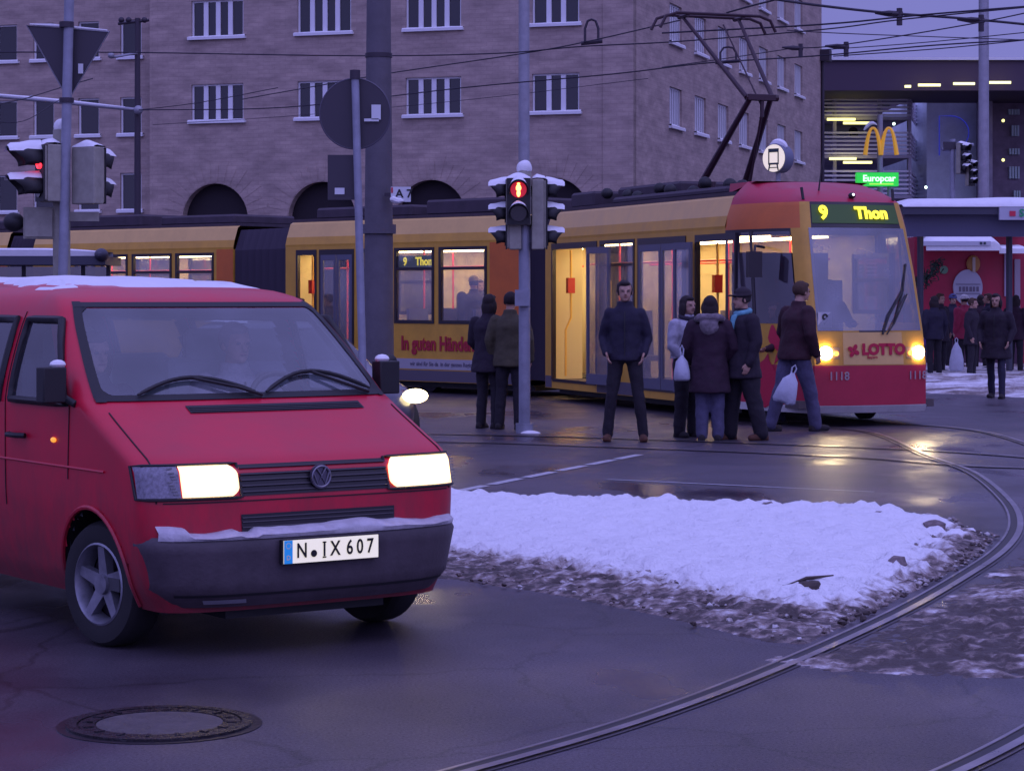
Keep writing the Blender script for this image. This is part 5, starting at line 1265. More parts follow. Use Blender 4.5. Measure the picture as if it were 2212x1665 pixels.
cab = m.build('cab_shell', [YELP, TRED, TWHITE, ORNG, TBLK], tram, smooth=40)
m = MB(XT1); m.grid([[(-.86, t, 3.14 if t > 1.8 else 3.27), (-.84, t, 3.27), (.84, t, 3.27), (.86, t, 3.14 if t > 1.8 else 3.27)] for t in (1.74, 2.6)]); 
m.add([(-.86, 2.6, 3.1), (.86, 2.6, 3.1), (.84, 2.6, 3.27), (-.84, 2.6, 3.27)], [(0, 1, 2, 3)]); m.build('roof_hood', TRED, tram, smooth=0)
TWG = glassmat('tram_windscreen_glass', (.24, .26, .30), .40, (.22, .22, .29), .38)
m = MB(XT1); m.grid([[TQ(1.25+1.35*i/16, -.475+.95*j/24, .006) for j in range(25)] for i in range(17)]); m.build('windscreen', TWG, tram, smooth=80)
for sg in (-1, 1):
    m = MB(XT1); m.grid([[TQ(1.34+1.22*i/10, sg*(.58+.41*j/12), .006) for j in range(13)] for i in range(11)]); m.build('cab_side_window', glassmat('cab_side_glass', (.60, .56, .60), .25, (.10, .08, .12), .3), tram, smooth=80)
    m = MB(XT1); m.tube([TQ(1.33+1.24*i/10, sg*.80, .01) for i in range(11)], .022, 6); m.build('window_post', TBLK, tram)
m = MB(XT1); m.box(-.75, .75, .45, 1.0, .9, 1.22); m.obox((.0, 1.45, 1.5), (.28, 0, 0), (0, .06, 0), (0, .02, .42)); m.obox((.0, 1.2, 1.05), (.27, 0, 0), (0, .25, 0), (0, 0, .07)); m.box(-1.1, .35, 1.95, 2.0, .34, 2.3) ; m.build('driver_desk', mat('cab_grey', (.09, .085, .10), .7), tram, smooth=0)
m = MB(XT1); m.box(-1.0, 1.0, .2, 2.0, .24, .34); m.build('cab_floor', FLOORM, cab, smooth=0)
# destination display
LED = mat('led_yellow', (.9, .8, .05), .4, emit=(1, .80, .02), es=1.5)
m = MB(XT1); m.grid([[TQ(2.66+.25*i/3, -.44+.88*j/16, .010) for j in range(17)] for i in range(4)]); ds = m.build('destination_display', mat('led_panel', (.02, .05, .01), .5, emit=(.05, .12, .01), es=.22), tram, smooth=80)
dz = Vector((0, .12, .35)).normalized()
m = MB(XT1); m.text('9', TQ(2.785, -.335, .035), .255, (1, -.0, 0), dz, .006, .012); m.build('display_lettering', LED, ds, smooth=0)
m = MB(XT1); m.text('Thon', TQ(2.785, .14, .035), .225, (1, .02, 0), dz, .006, .011); m.build('display_lettering', LED, ds, smooth=0)
# line number card, wiper, headlights, advert
p = TQ(1.40, -.41, -.03); m = MB(XT1); m.box(p.x-.10, p.x+.10, p.y-.03, p.y-.02, p.z-.10, p.z+.10); cd_ = m.build('number_card', mat('card_white', (.5, .5, .56), .5), tram, smooth=0)
m = MB(XT1); m.text('9', (p.x, p.y-.034, p.z), .20, (1, 0, 0), (0, 0, 1), .003, .004); m.build('card_lettering', mat('sign_black', (.01, .01, .012), .5), cd_, smooth=0)
m = MB(XT1); m.tube([TQ(1.20, .08, .03), TQ(1.45, .16, .04), TQ(1.78, .34, .03)], .014, 6); m.tube([TQ(1.33, .20, .02), TQ(1.75, .33, .025), TQ(2.12, .415, .02)], .014, 6); m.tube([TQ(1.20, .12, .03), TQ(1.35, .2, .05), TQ(1.72, .37, .03)], .010, 6); m.build('wiper', BLACK, tram)
m = MB(XT1); m.grid([[TQ(1.255-(.13*max(0, 1-(abs(u)/.13)**2)**.5)*i/4, u, .005) for u in [-.13+.26*j/12 for j in range(13)]] for i in range(5)]); m.build('wiper_housing', TBLK, tram, smooth=80)
TH = mat('tram_headlight_lit', (1, .9, .6), .3, emit=(1, .74, .40), es=38)
for sg in (-1, 1):
    p = TQ(.96, sg*.42, .01)
    m = MB(XT1); rows = []
    m.grid([[TQ(.885+.15*i/5, sg*(.30+.185*j/10), .006) for j in range(11)] for i in range(6)]); lh = m.build('lamp_housing', mat('lamp_housing', (.30, .2, .1), .3), tram, smooth=80)
    m = MB(XT1); m.disc(p+Vector((0, -.01, 0)), .088, (1, sg*.12, 0), (0, 0, 1), (0, -.02, 0), 24); m.build('headlight', TH, tram)
    q = TQ(.955, sg*.335, .01); m = MB(XT1); m.disc(q+Vector((0, -.01, 0)), .032, (1, sg*.1, 0), (0, 0, 1), (0, -.02, 0), 16); m.build('fog_lamp', mat('amber_lamp', (.8, .4, .1), .3, emit=(1, .45, .08), es=2.2), tram)
m = MB(XT1); m.grid([[TQ(.81+.42*i/3, -.27+.54*j/10, .006) for j in range(11)] for i in range(4)]); adv = m.build('front_panel', CREAM, tram, smooth=80)
LR_ = mat('advert_red', (.50, .01, .05), .5)
m = MB(XT1); m.text('LOTTO', TQ(1.0, .085, .02), .19, (1, 0, 0), (0, 0, 1), .004, .012); m.text('Bayern', TQ(.905, -.02, .02), .055, (1, 0, 0), (0, 0, 1), .003, .001)
for k in range(4):
    a = pi/4+pi/2*k+.3; p = TQ(.99, -.185, .02)+Vector((.05*cos(a), 0, .05*sin(a))); m.disc(p, .042, (cos(a), 0, sin(a)), (-sin(a), 0, cos(a)), (0, -.004, 0), 12, r2=.03)
m.tube([TQ(.985, -.175, .022), TQ(.94, -.20, .022)], .007, 4)
m.build('advert_lettering', LR_, adv, smooth=0)
NUM = mat('fleet_number', (.35, .28, .30), .5)
m = MB(XT1); m.text('1118', TQ(.66, -.31, .02), .15, (1, -.03, 0), (0, 0, 1), .003, .002); m.build('fleet_number', NUM, tram, smooth=0); m = MB(XT1); m.text('1118', TQ(.66, .40, .02), .15, (1, .12, 0), (0, 0, 1), .003, .002); m.build('fleet_number', NUM, tram, smooth=0)
m = MB(XT1); m.grid([[TQ(z, -.5+j/24, .012) for j in range(25)] for z in (.19, .275)]); m.build('front_bumper', TWHITE, tram, smooth=80)
m = MB(XT1); m.ball(TQ(3.0, .0, .02)+Vector((0, 0, .02)), .05, (1, 1, .8)); m.build('marker_lamp', BLACK, tram)
m = MB(XT1); m.ball(TQ(3.0, .0, .02)+Vector((0, -.04, .03)), .018); m.build('lit_marker', mat('white_lamp', (1, 1, 1), .3, emit=(.9, .9, 1), es=2.5), tram)
m = MB(XT1); p = Vector((-.32, .95, 3.1)); m.tube([p, p+Vector((.06, .0, .45))], [.012, .006], 6); m.tube([TQ(2.98, -.5, 0), TQ(3.0, -.5, 0)+Vector((-.02, 0, .14))], .02, 6); m.tube([TQ(2.98, .48, 0), TQ(3.0, .48, 0)+Vector((.02, 0, .14))], .02, 6); m.build('aerial', BLACK, tram)
# advert swirl on the cab side: red shapes over yellow, below the window
for k, (u0, u1, z0, z1, mm) in enumerate([(-.92, -.70, .40, 1.0, LR_), (-.70, -.60, .80, 1.15, LR_)]):
    m = MB(XT1); m.grid([[TQ(z0+(z1-z0)*i/6+.18*sin(j*.6), u0+(u1-u0)*j/10+.03*sin(i*.8), .008) for j in range(11)] for i in range(7)]); m.build('side_graphic', mm, tram, smooth=80)
m = MB(XT1); m.tube([TQ(2.35, -.72, .02), TQ(2.35, -.72, .22)+Vector((-.02, -.1, 0)), TQ(2.2, -.72, .28)+Vector((0, -.1, 0))], .02, 7); m.obox(TQ(2.1, -.72, .28)+Vector((0, -.1, 0)), (.10, 0, 0), (0, .04, 0), (0, 0, .17)); m.build('rear_view_mirror', TBLK, tram)
roofbox(XT1, [(-.55, .95, 5.0, 7.4, .30), (-.85, .9, 7.7, L1-.25, .26), (-.85, -.6, 2.7, 6.9, .12)])
m = MB(XT1)
for k in range(9):
    m = MB(XT1); m.ball((-.70+.1*(k % 2), 2.5+.62*k, 3.24+.05*(k % 3)), .10, (1, 1, .9), 9, 6); m.build('insulator', BLACK, tram)
# pantograph
PB = mat('pantograph_paint', (.035, .012, .02), .5)
HT = 5.05; m = MB(XT1)
base_t, knee_t, head_t = 4.55, 3.35, 4.95; zk, zh = 4.56, 5.89
for x in (-.36, .36): m.tube([(x, base_t+.1, 3.34), (x*.45, knee_t, zk)], [.055, .04], 8)
m.tube([(.12, base_t-.6, 3.34), (.05, knee_t+.05, zk-.15)], .018, 6); m.build('lower_arm', PB, tram)
m = MB(XT1)
for x in (-.5, .42): m.tube([(x*.45, knee_t, zk), (x, head_t, zh-.02)], [.036, .026], 8)
m.tube([(.0, knee_t, zk-.1), (.16, head_t, zh-.1)], .012, 6); m.build('upper_arm', PB, tram)
m = MB(XT1); m.tube([(-.24, knee_t, zk), (.27, knee_t, zk)], .05, 8); m.obox((.0, knee_t, zk), (.22, 0, 0), (0, .05, 0), (0, 0, .04)); m.tube([(.02, knee_t, zk), (.02, knee_t, zk-.28)], .03, 6); m.build('knee_joint', PB, tram)
m = MB(XT1)
for dt in (-.17, .17): m.tube([(-.95, head_t+dt, zh-.20), (-.86, head_t+dt, zh-.03), (-.68, head_t+dt, zh+.03), (.68, head_t+dt, zh+.03), (.86, head_t+dt, zh-.03), (.95, head_t+dt, zh-.20)], .024, 7)
m.tube([(-.5, head_t-.17, zh), (-.5, head_t+.17, zh)], .03, 6); m.tube([(.42, head_t-.17, zh), (.42, head_t+.17, zh)], .03, 6); m.build('collector_head', PB, tram)
m = MB(XT1); m.box(-.6, .6, base_t-.8, base_t+.9, 3.18, 3.24)
for x in (-.55, .55):
    for t in (base_t-.7, base_t+.8): m.cyl((x, t, 3.12), (x, t, 3.36), .07)
m.build('pantograph_base', PB, tram, smooth=40)
# --- second carriage
def mod_frame(P, ang): return Matrix.Translation((P.x, P.y, 0)) @ Matrix.Rotation(ang, 4, 'Z') @ Matrix.Translation((HWD, 0, 0))
A2 = radians(45); P2 = Vector((.22, 38.95)); XT2 = mod_frame(P2, A2); d2 = Vector((-sin(A2), cos(A2)))
def T2(px): return px2t(px, P2, d2)
M2L = T2(617)
wn2 = [(T2(1052), T2(948), 1.22, 2.56, 'win'), (T2(938), T2(852), 1.22, 2.56, 'win'), (T2(842), T2(778), 1.22, 2.56, 'win'), (T2(765), T2(690), .34, 2.56, 'door'), (T2(684), T2(640), .34, 2.56, 'open', 0)]
tmod(XT2, 0.0, M2L, wn2, [(a, b, 1.35, 2.35, 'win') for a, b in [(1.5, 2.8), (4.5, 5.8)] if b < M2L], ends=(1, 1), bulk=[(0.01, T2(1058))])
RT = mat('advert_dark_red', (.36, .01, .03), .55)
tm = (T2(858)+T2(1052))/2
sx_ = (XT2 @ Vector((-HWD, 0, 0)))
m = MB(XT2); m.text('In guten Händen', (-HWD-.012, T2(955)+.12, .86), .34, (0, -1, 0), (0, 0, 1), .006, .012, sx=.82); m.build('side_lettering', RT, tram, smooth=0)
m = MB(XT2); m.box(-HWD-.010, -HWD-.002, .02, M2L-.02, .42, .60); st = m.build('white_stripe', mat('stripe_white', (.34, .32, .36), .5), tram, smooth=0)
m = MB(XT2); m.text('Sparkasse – gut für die Region und die Stadt' if False else 'wir sind für Sie da  in der ganzen Region', (-HWD-.013, T2(955), .51), .10, (0, -1, 0), (0, 0, 1), .003, .002); m.build('stripe_lettering', mat('stripe_grey', (.10, .09, .13), .5), st, smooth=0)
for xf, a, b in ((XT2, .02, M2L-.02), (XT1, TC+.02, L1-.02)):
    for A, B, z0, z1 in rects(a, b, .21, .40, [(o[0], o[1], .0, 1) for o in (ops1 if xf is XT1 else wn2) if o[4] != 'win']):
        if z1-z0 > .05: m = MB(xf); m.box(-HWD-.006, -HWD-.001, A, B, z0, z1); m.build('lower_skirt', mat('skirt_grey', (.09, .075, .10), .6), tram, smooth=0)
roofbox(XT2, [(-.85, .8, .5, M2L*.45, .28), (-.8, .9, M2L*.52, M2L-.4, .22)])
# side destination display inside the window
ti = (T2(853)+T2(938))/2; m = MB(XT2); m.box(-1.12, -1.09, ti-.62, ti+.62, 2.20, 2.42); sd_ = m.build('side_display', mat('led_panel', (.02, .05, .01), .5, emit=(.05, .12, .01), es=.22), tram, smooth=0)
m = MB(XT2); m.text('9    Thon', (-1.125, ti, 2.31), .2, (0, -1, 0), (0, 0, 1), .004, .006); m.build('display_lettering', LED, sd_, smooth=0)
# --- third and fourth carriage
A3 = radians(50); P3 = Vector((-5.45, 45.3)); XT3 = mod_frame(P3, A3); d3 = Vector((-sin(A3), cos(A3)))
def T3(px): return px2t(px, P3, d3)
L3 = 6.2
w3 = [(T3(462), T3(379), 1.22, 2.56, 'win'), (T3(371), T3(285), 1.22, 2.56, 'win'), (T3(276), T3(218), 1.22, 2.56, 'win'), (T3(206), T3(162), .34, 2.56, 'door')]
w3 = [o for o in w3 if o[1] < L3]
tmod(XT3, 0, L3, w3, [(.8, 2.2, 1.22, 2.56, 'win'), (2.5, 3.9, 1.22, 2.56, 'win'), (4.2, 5.6, 1.22, 2.56, 'win')], ends=(1, 1), bulk=[(0.01, T3(468))])
P4 = P3+d3*(L3+.9); XT4 = mod_frame(P4, A3)
tmod(XT4, 0, 7, [(.6, 2.0, 1.22, 2.56, 'win'), (2.2, 3.6, 1.22, 2.56, 'win'), (3.9, 5.3, .34, 2.56, 'door')], [(.8, 2.2, 1.22, 2.56, 'win'), (2.5, 3.9, 1.22, 2.56, 'win')], ends=(1, 1), bulk=[(.01, .5)])
roofbox(XT3, [(-.8, .9, .4, 2.6, .20), (-.8, .8, 3.2, 5.8, .26)]); roofbox(XT4, [(-.8, .8, .4, 6, .22)])
# bellows
BEL = mat('bellows_rubber', (.035, .025, .045), .75)
def bellows(Xa, ta, Xb, tb):
    m = MB(); n = 15; rows = []
    prof = [(-1, .30), (-1, 2.6), (-.86, 3.0), (.86, 3.0), (1, 2.6), (1, .30)]
    for i in range(n+1):
        f = i/n; k = 1.16 if i % 2 else 1.06; row = []
        for x, z in prof:
            a = Xa @ Vector((x*k, ta, z)); b = Xb @ Vector((x*k, tb, z)); row.append(a.lerp(b, f))
        rows.append(row)
    m.grid(rows); m.build('bellows', BEL, tram, smooth=0)
    m = MB(); c = (Xa @ Vector((0, ta, 0))).lerp(Xb @ Vector((0, tb, 0)), .5); m.cyl(c+Vector((0, 0, .12)), c+Vector((0, 0, .34)), .5); m.build('joint_plate', BLACK, tram)
bellows(XT1, L1, XT2, 0); bellows(XT2, M2L, XT3, 0); bellows(XT3, L3, XT4, 0)
# wheels
for xf, tt in ((XT1, (1.6, 6.0)), (XT2, (2.8, 4.4)), (XT3, (2.2, 4.0))):
    for t in tt:
        for x in (-.73, .73): m = MB(xf); m.cyl((x-.06, t, .31), (x+.06, t, .31), .30, n=24); m.build('wheel', DARKMETAL, tram)
print('TRAM L1 %.2f M2L %.2f' % (L1, M2L), 'ops', [(round(a[0], 2), round(a[1], 2)) for a in ops1+wn2+w3])

# lit lamps: the beams of the headlights that are on
def beam(p, d, e, parent, name='headlight_beam', size=70):
    l = bpy.data.lights.new(name, 'SPOT'); l.energy = e; l.color = (1, .76, .42); l.spot_size = radians(size); l.spot_blend = .8; l.shadow_soft_size = .07
    o = bpy.data.objects.new(name, l); C.objects.link(o); o.location = p; o.rotation_euler = Vector(d).to_track_quat('-Z', 'Y').to_euler(); return o
for sg in (-1, 1):
    P = XV @ (VS(.83, sg*.65)+Vector((0, -.06, 0))); dr = (XV.to_3x3() @ Vector((.1, -1, -.34))); beam(P, dr, 18, van, size=50)
    P = XT1 @ (TQ(.96, sg*.42)+Vector((0, -.08, 0))); dr = (XT1.to_3x3() @ Vector((0, -1, -.12))); beam(P, dr, 95, tram)
P = ROOTM[car] @ Vector((.6, -.08, .64)); beam(P, ROOTM[car].to_3x3() @ Vector((0, -1, -.12)), 20, car)
# ============================================================ PEOPLE
SKIN = mat('skin', (.40, .23, .17), .55, var=.12, vscale=30)
LIP = mat('lip', (.22, .07, .06), .5); EYEM = mat('eye_dark', (.02, .015, .02), .3); EYEW = mat('eye_white', (.45, .43, .42), .4)
fold_tex = bpy.data.textures.new('cloth_folds', 'CLOUDS'); fold_tex.noise_scale = .16; fold_tex.noise_depth = 3
def capsule(mb, pts, rs, n=12):
    pts = [Vector(p) for p in pts]; mb.tube(pts, rs, n)
    for p, r in zip(pts, rs): mb.ball(p, r*.995, (1, 1, 1), n, 7)
def rings(mb, rr, n=20):     # stack of horizontal ellipses (x, y, z, rx, ry)
    mb.grid([[(x+rx*cos(2*pi*k/n), y+ry*sin(2*pi*k/n), z) for k in range(n+1)] for x, y, z, rx, ry in rr])
    k = len(mb.v); a = rr[0]; b = rr[-1]
    st = k-len(rr)*(n+1); mb.f.append([st+i for i in range(n)]); mb.m.append(0); mb.f.append([k-1-n+i for i in range(n)]); mb.m.append(0)
def fused(mb, name, mm, parent, vox, smooth=4, fold=0.0):
    X = mb.xf; Xp = rootm(parent).inverted() @ X
    me = bpy.data.meshes.new(name); me.from_pydata([Vector(q) for q in mb.v], [], mb.f); me.materials.append(mm)
    bm = bmesh.new(); bm.from_mesh(me); bmesh.ops.remove_doubles(bm, verts=bm.verts, dist=1e-5); bmesh.ops.recalc_face_normals(bm, faces=bm.faces); bm.to_mesh(me); bm.free()
    o = bpy.data.objects.new(name, me); C.objects.link(o)
    r = o.modifiers.new('r', 'REMESH'); r.mode = 'VOXEL'; r.voxel_size = vox
    if smooth: s = o.modifiers.new('s', 'SMOOTH'); s.iterations = smooth; s.factor = .5
    if fold: d = o.modifiers.new('d', 'DISPLACE'); d.texture = fold_tex; d.strength = fold; d.mid_level = .5
    dg = bpy.context.evaluated_depsgraph_get(); m2 = bpy.data.meshes.new_from_object(o.evaluated_get(dg))
    o.modifiers.clear(); o.data = m2; bpy.data.meshes.remove(me); m2.name = name; m2.transform(Xp)
    if not m2.materials: m2.materials.append(mm)
    m2.shade_smooth(); o.parent = parent
    return o
def cloth(name, col, var=.22): return mat(name, col, .85, var=var, vscale=14, bump=.25, bscale=90)
def person(label, loc, rz, H=1.75, feet=((-.11, 0), (.11, 0)), knees=None, elbows=((-.27, .04, 1.14), (.27, .04, 1.14)), wrists=((-.25, -.05, .90), (.25, -.05, .90)),
           coat=None, hem=.88, flare=.02, legs=None, legr=.085, hair=None, hairk='short', hat=None, scarf=None, fur=None, group=None, lean=0.0, bulk=1.0, sit=False, turn=0.0, shoes=None, cap=False):
    root = thing('person', label, 'person', loc, rz, group); s = H/1.75
    X = ROOTM[root] @ Matrix.Scale(s, 4)
    hz = .93; ly = lambda z: -lean*max(0, z-hz)
    V_ = lambda x, y, z: Vector((x, y+ly(z), z))
    hip = [V_(-.09, 0, hz), V_(.09, 0, hz)]; ank = []; kn = []
    for i in (0, 1):
        if sit: kn.append(Vector(((-1, 1)[i]*.11, -.42, hz+.02))); ank.append(Vector(((-1, 1)[i]*.11, -.50, hz-.42)))
        else:
            f = feet[i]; a = Vector((f[0], f[1]+.02, .09)); ank.append(a); k = knees[i] if knees else None
            kn.append(Vector(k) if k else (hip[i]+a)*.5+Vector((0, -.025, .02)))
    sh = [V_(-.178*bulk, .01, 1.395), V_(.178*bulk, .01, 1.395)]
    el = [Vector(e)+Vector((0, ly(e[2]), 0)) for e in elbows]; wr = [Vector(e)+Vector((0, ly(e[2]), 0)) for e in wrists]
    hc = V_(0, -.025, 1.635)
    # ---- body, one continuous surface
    m = MB(X)
    rings(m, [(0, ly(z), z, rx, ry) for z, rx, ry in ((.88, .13, .10), (.95, .155, .11), (1.05, .13, .095), (1.2, .145, .10), (1.33, .165, .105), (1.42, .14, .085), (1.47, .07, .06))])
    capsule(m, [V_(0, .01, 1.42), V_(0, -.005, 1.56)], [.062, .054])
    for i in (0, 1):
        capsule(m, [hip[i], kn[i], ank[i]], [.085, .055, .038])
        capsule(m, [sh[i], el[i], wr[i]], [.05, .04, .028]); capsule(m, [V_(0, 0, 1.40), sh[i]+Vector((0, 0, -.02))], [.055, .042])
        d = (wr[i]-el[i]).normalized(); sx = (-1, 1)[i]; fw = Vector((0, -1, 0)); fw = (fw-d*fw.dot(d)).normalized(); sd_ = d.cross(fw)
        pc = wr[i]+d*.05; m.obox(pc, fw*.036, sd_*.013, d*.045)
        for k in range(4):
            b = wr[i]+d*.09+fw*(.028-.018*k); L = (.062, .070, .066, .052)[k]; cu = sd_*(-sx*.0)+fw*0
            inn = Vector((-sx, 0, 0)); capsule(m, [b, b+d*L*.5+inn*.006, b+d*L*.85+inn*.025], [.0095, .009, .0075], 8)
        b = wr[i]+d*.03+fw*.034; capsule(m, [b, b+d*.03+fw*.022, b+d*.06+fw*.026], [.012, .010, .008], 8)
        a = ank[i]; capsule(m, [a+Vector((0, .03, -.05)), a+Vector((0, -.10, -.055))], [.035, .030], 8)
    HX = Matrix.Translation(hc) @ Matrix.Rotation(turn, 4, 'Z')
    def hp(x, y, z): return HX @ Vector((x, y, z))
    m.ball(hp(0, .012, .02), 1, (.078, .096, .098), 18, 12)
    m.ball(hp(0, -.018, -.045), 1, (.060, .072, .075), 16, 10); m.ball(hp(0, -.062, -.088), 1, (.030, .028, .025), 10, 7)
    m.tube([hp(0, -.086, .012), hp(0, -.108, -.032)], [.008, .015], 8); m.ball(hp(0, -.106, -.034), .014, (1.15, .8, .8), 8, 6)
    m.ball(hp(-.032, -.076, .022), .018, (1.4, .7, .6), 8, 6); m.ball(hp(.032, -.076, .022), .018, (1.4, .7, .6), 8, 6)
    for sx in (-1, 1): m.ball(hp(sx*.080, .008, -.012), .03, (.35, .7, 1.05), 8, 6)
    body = fused(m, 'body', SKIN, root, .0095, 2)
    for sx in (-1, 1):
        e = MB(X); e.ball(hp(sx*.031, -.0875, .002), .012, (1.2, .5, .6), 8, 6); e.build('eye', EYEM, root)
    e = MB(X); e.ball(hp(0, -.0915, -.062), .02, (1.2, .35, .28), 10, 6); e.build('mouth', LIP, root)
    # ---- trousers
    if legs:
        m = MB(X); rings(m, [(0, ly(z), z, rx, ry) for z, rx, ry in ((.86, .15, .115), (.93, .18, .13), (1.0, .165, .125), (1.06, .15, .11))])
        for i in (0, 1): capsule(m, [hip[i]+Vector(((-1, 1)[i]*.005, 0, -.02)), (hip[i]+kn[i])/2, kn[i], (kn[i]+ank[i])/2, ank[i]+Vector((0, 0, -.015))], [legr*1.22, legr*1.08, legr*.88, legr*.8, legr*.76], 14)
        fused(m, 'trousers', legs, root, .014, 4, .030)
        for i in (0, 1):
            a = ank[i]; m = MB(X); capsule(m, [a+Vector((0, .045, -.048)), a+Vector((0, -.05, -.05)), a+Vector(((-1, 1)[i]*.02, -.15, -.056))], [.046, .046, .036], 12); m.box(a.x-.04, a.x+.04, a.y-.15, a.y+.08, a.z-.09, a.z-.06)
            fused(m, 'shoe', shoes or cloth('shoe_black', (.02, .015, .018)), root, .012, 3)
    # ---- coat
    if coat:
        m = MB(X); b = bulk
        R = [(hem, .185*b+flare, .15*b+flare), (hem+.04, .19*b+flare*.9, .15*b+flare*.9), (1.02, .185*b, .145*b), (1.18, .185*b, .14*b), (1.32, .20*b, .145*b), (1.39, .18*b, .125*b), (1.44, .135, .105), (1.48, .095, .09), (1.53, .085, .082)]
        R = [r for r in R if r[0] >= hem]; rings(m, [(0, ly(z), z, rx, ry) for z, rx, ry in sorted(R)])
        for i in (0, 1): capsule(m, [sh[i]+Vector((0, 0, -.005)), (sh[i]+el[i])/2, el[i], (el[i]+wr[i])/2, wr[i]], [.078*b, .072*b, .062*b, .056*b, .048*b], 14)
        fused(m, 'coat', coat, root, .014, 3, .032)
        m = MB(X); m.tube([V_(0, -.150*b, z) if z < 1.4 else V_(0, -.10*b-.02, z) for z in (hem+.02, 1.05, 1.2, 1.32, 1.42)], .006, 5); m.build('zip', BLACK, root)
    if scarf:
        m = MB(X); m.tube([V_(.085*cos(a), .085*sin(a)*.95-.01, 1.485+.02*sin(a)) for a in [2*pi*k/18 for k in range(18)]], .036, 8, closed=True); m.tube([V_(.03, -.13, 1.45), V_(.05, -.175, 1.3), V_(.05, -.17, 1.2)], [.035, .035, .03], 8); fused(m, 'scarf', scarf, root, .012, 2, .02)
    if fur:
        m = MB(X); m.tube([V_(.15*cos(a), .03+.13*sin(a), 1.47+.03*sin(a)) for a in [2*pi*k/20 for k in range(20)]], .05, 9, closed=True); m.ball(V_(0, .13, 1.40), .12, (1, .6, 1)); fused(m, 'fur_collar', fur, root, .012, 1, .05)
    if hair:
        m = MB(X)
        m.ball(hp(0, .028, .038), 1, (.088, .098, .092), 18, 12)
        for sx in (-1, 1): m.ball(hp(sx*.058, .02, .01), 1, (.032, .055, .055), 10, 7)
        m.ball(hp(0, -.045, .082), 1, (.06, .045, .030), 12, 8)
        if hairk in ('long', 'bob'):
            L = .16 if hairk == 'long' else .07; m.ball(hp(0, .06, -.04-L*.3), 1, (.092, .062, .085+L*.6), 14, 10)
            for sx in (-1, 1): m.ball(hp(sx*.078, .015, -.04-L*.2), 1, (.028, .055, .06+L*.5), 10, 7)
        if hairk == 'bun': m.ball(hp(0, .125, .05), .045, (1, 1, 1), 10, 7); m.ball(hp(0, .07, -.02), 1, (.08, .05, .07), 12, 8)
        fused(m, 'hair', hair, root, .010, 1, .03)
    if hat:
        m = MB(X); m.ball(hp(0, .015, .062), 1, (.094, .108, .085), 16, 10); m.tube([hp(.09*cos(a), .012+.104*sin(a), .045+.01*sin(a)) for a in [2*pi*k/18 for k in range(18)]], .016, 7, closed=True)
        if cap: m.ball(hp(0, -.12, .045), 1, (.07, .06, .012), 12, 6)
        fused(m, 'hat', hat, root, .010, 1)
    return root
H1 = cloth('hair_dark', (.018, .010, .012)); H2 = cloth('hair_brown', (.06, .03, .02)); H3 = cloth('hair_grey', (.22, .18, .18))
NAVY = cloth('coat_navy', (.014, .011, .030)); BLK = cloth('coat_black', (.016, .009, .020)); PLUM = cloth('coat_plum', (.026, .008, .022)); OLIVE = cloth('coat_olive', (.062, .052, .030)); PALE = cloth('coat_pale', (.36, .35, .42)); MAROON = cloth('coat_maroon', (.032, .007, .014)); REDC = cloth('coat_red', (.30, .02, .06)); VIO = cloth('coat_violet', (.12, .05, .30))
JEAN = cloth('jeans_dark', (.020, .018, .045)); JEANL = cloth('jeans_pale', (.075, .070, .13)); TRB = cloth('trousers_black', (.014, .010, .018)); FUR = cloth('fur_grey', (.17, .14, .16), .5); CYAN = cloth('scarf_cyan', (.12, .32, .40)); WHT = cloth('cap_white', (.55, .53, .55)); SHB2 = cloth('shoe_brown', (.09, .035, .02))
def at(px, py): g = G(px, py); return (g.x, g.y, 0)
person('tall man in dark jacket facing the camera with hands at his pockets and legs apart', at(1350, 953), radians(-4), 1.88, feet=((-.19, 0), (.20, -.03)), elbows=((-.245, .06, 1.13), (.25, .05, 1.12)), wrists=((-.20, -.07, .965), (.205, -.07, .955)), coat=NAVY, hem=.88, legs=TRB, legr=.076, hair=H1, bulk=.93, turn=radians(6), shoes=SHB2, flare=.01)
person('person in long dark coat left of the signal pole seen from behind, hand in pocket', at(1056, 925), radians(150), 1.72, elbows=((-.27, -.02, 1.13), (.27, -.02, 1.13)), wrists=((-.22, -.16, .98), (.22, -.16, .98)), coat=BLK, hem=.74, flare=.05, legs=TRB, hair=H1, hairk='bob', bulk=1.08)
person('person in olive jacket standing close behind the signal pole beside the dark coat', at(1102, 927), radians(165), 1.75, coat=OLIVE, hem=.80, flare=.03, legs=TRB, hair=H1, hairk='short', bulk=1.05, feet=((-.12, .02), (.14, 0)))
person('woman in pale jacket with dark scarf, looking right beside the fur collared coat', at(1484, 944), radians(38), 1.70, elbows=((-.27, -.02, 1.13), (.27, -.03, 1.13)), wrists=((-.20, -.18, .98), (.14, -.26, 1.05)), coat=PALE, hem=.98, flare=.03, legs=TRB, legr=.098, hair=H1, hairk='bob', scarf=cloth('scarf_dark', (.02, .015, .03)), bulk=1.1)
person('person in long dark coat with grey fur collar seen from behind in pale jeans', at(1533, 951), radians(172), 1.70, coat=PLUM, hem=.58, flare=.05, legs=JEANL, legr=.10, hair=H1, hairk='long', fur=FUR, bulk=1.12, elbows=((-.30, .0, 1.13), (.30, .0, 1.13)), wrists=((-.24, -.14, .95), (.24, -.14, .95)), feet=((-.10, 0), (.09, .02)))
person('man in dark coat and cap with cyan collar scarf looking left in the group', at(1606, 950), radians(-70), 1.78, coat=BLK, hem=.72, flare=.04, legs=TRB, legr=.115, hair=H1, hat=cloth('cap_dark', (.02, .012, .02)), cap=True, scarf=CYAN, bulk=1.15, feet=((-.16, -.12), (.15, .14)), shoes=SHB2)
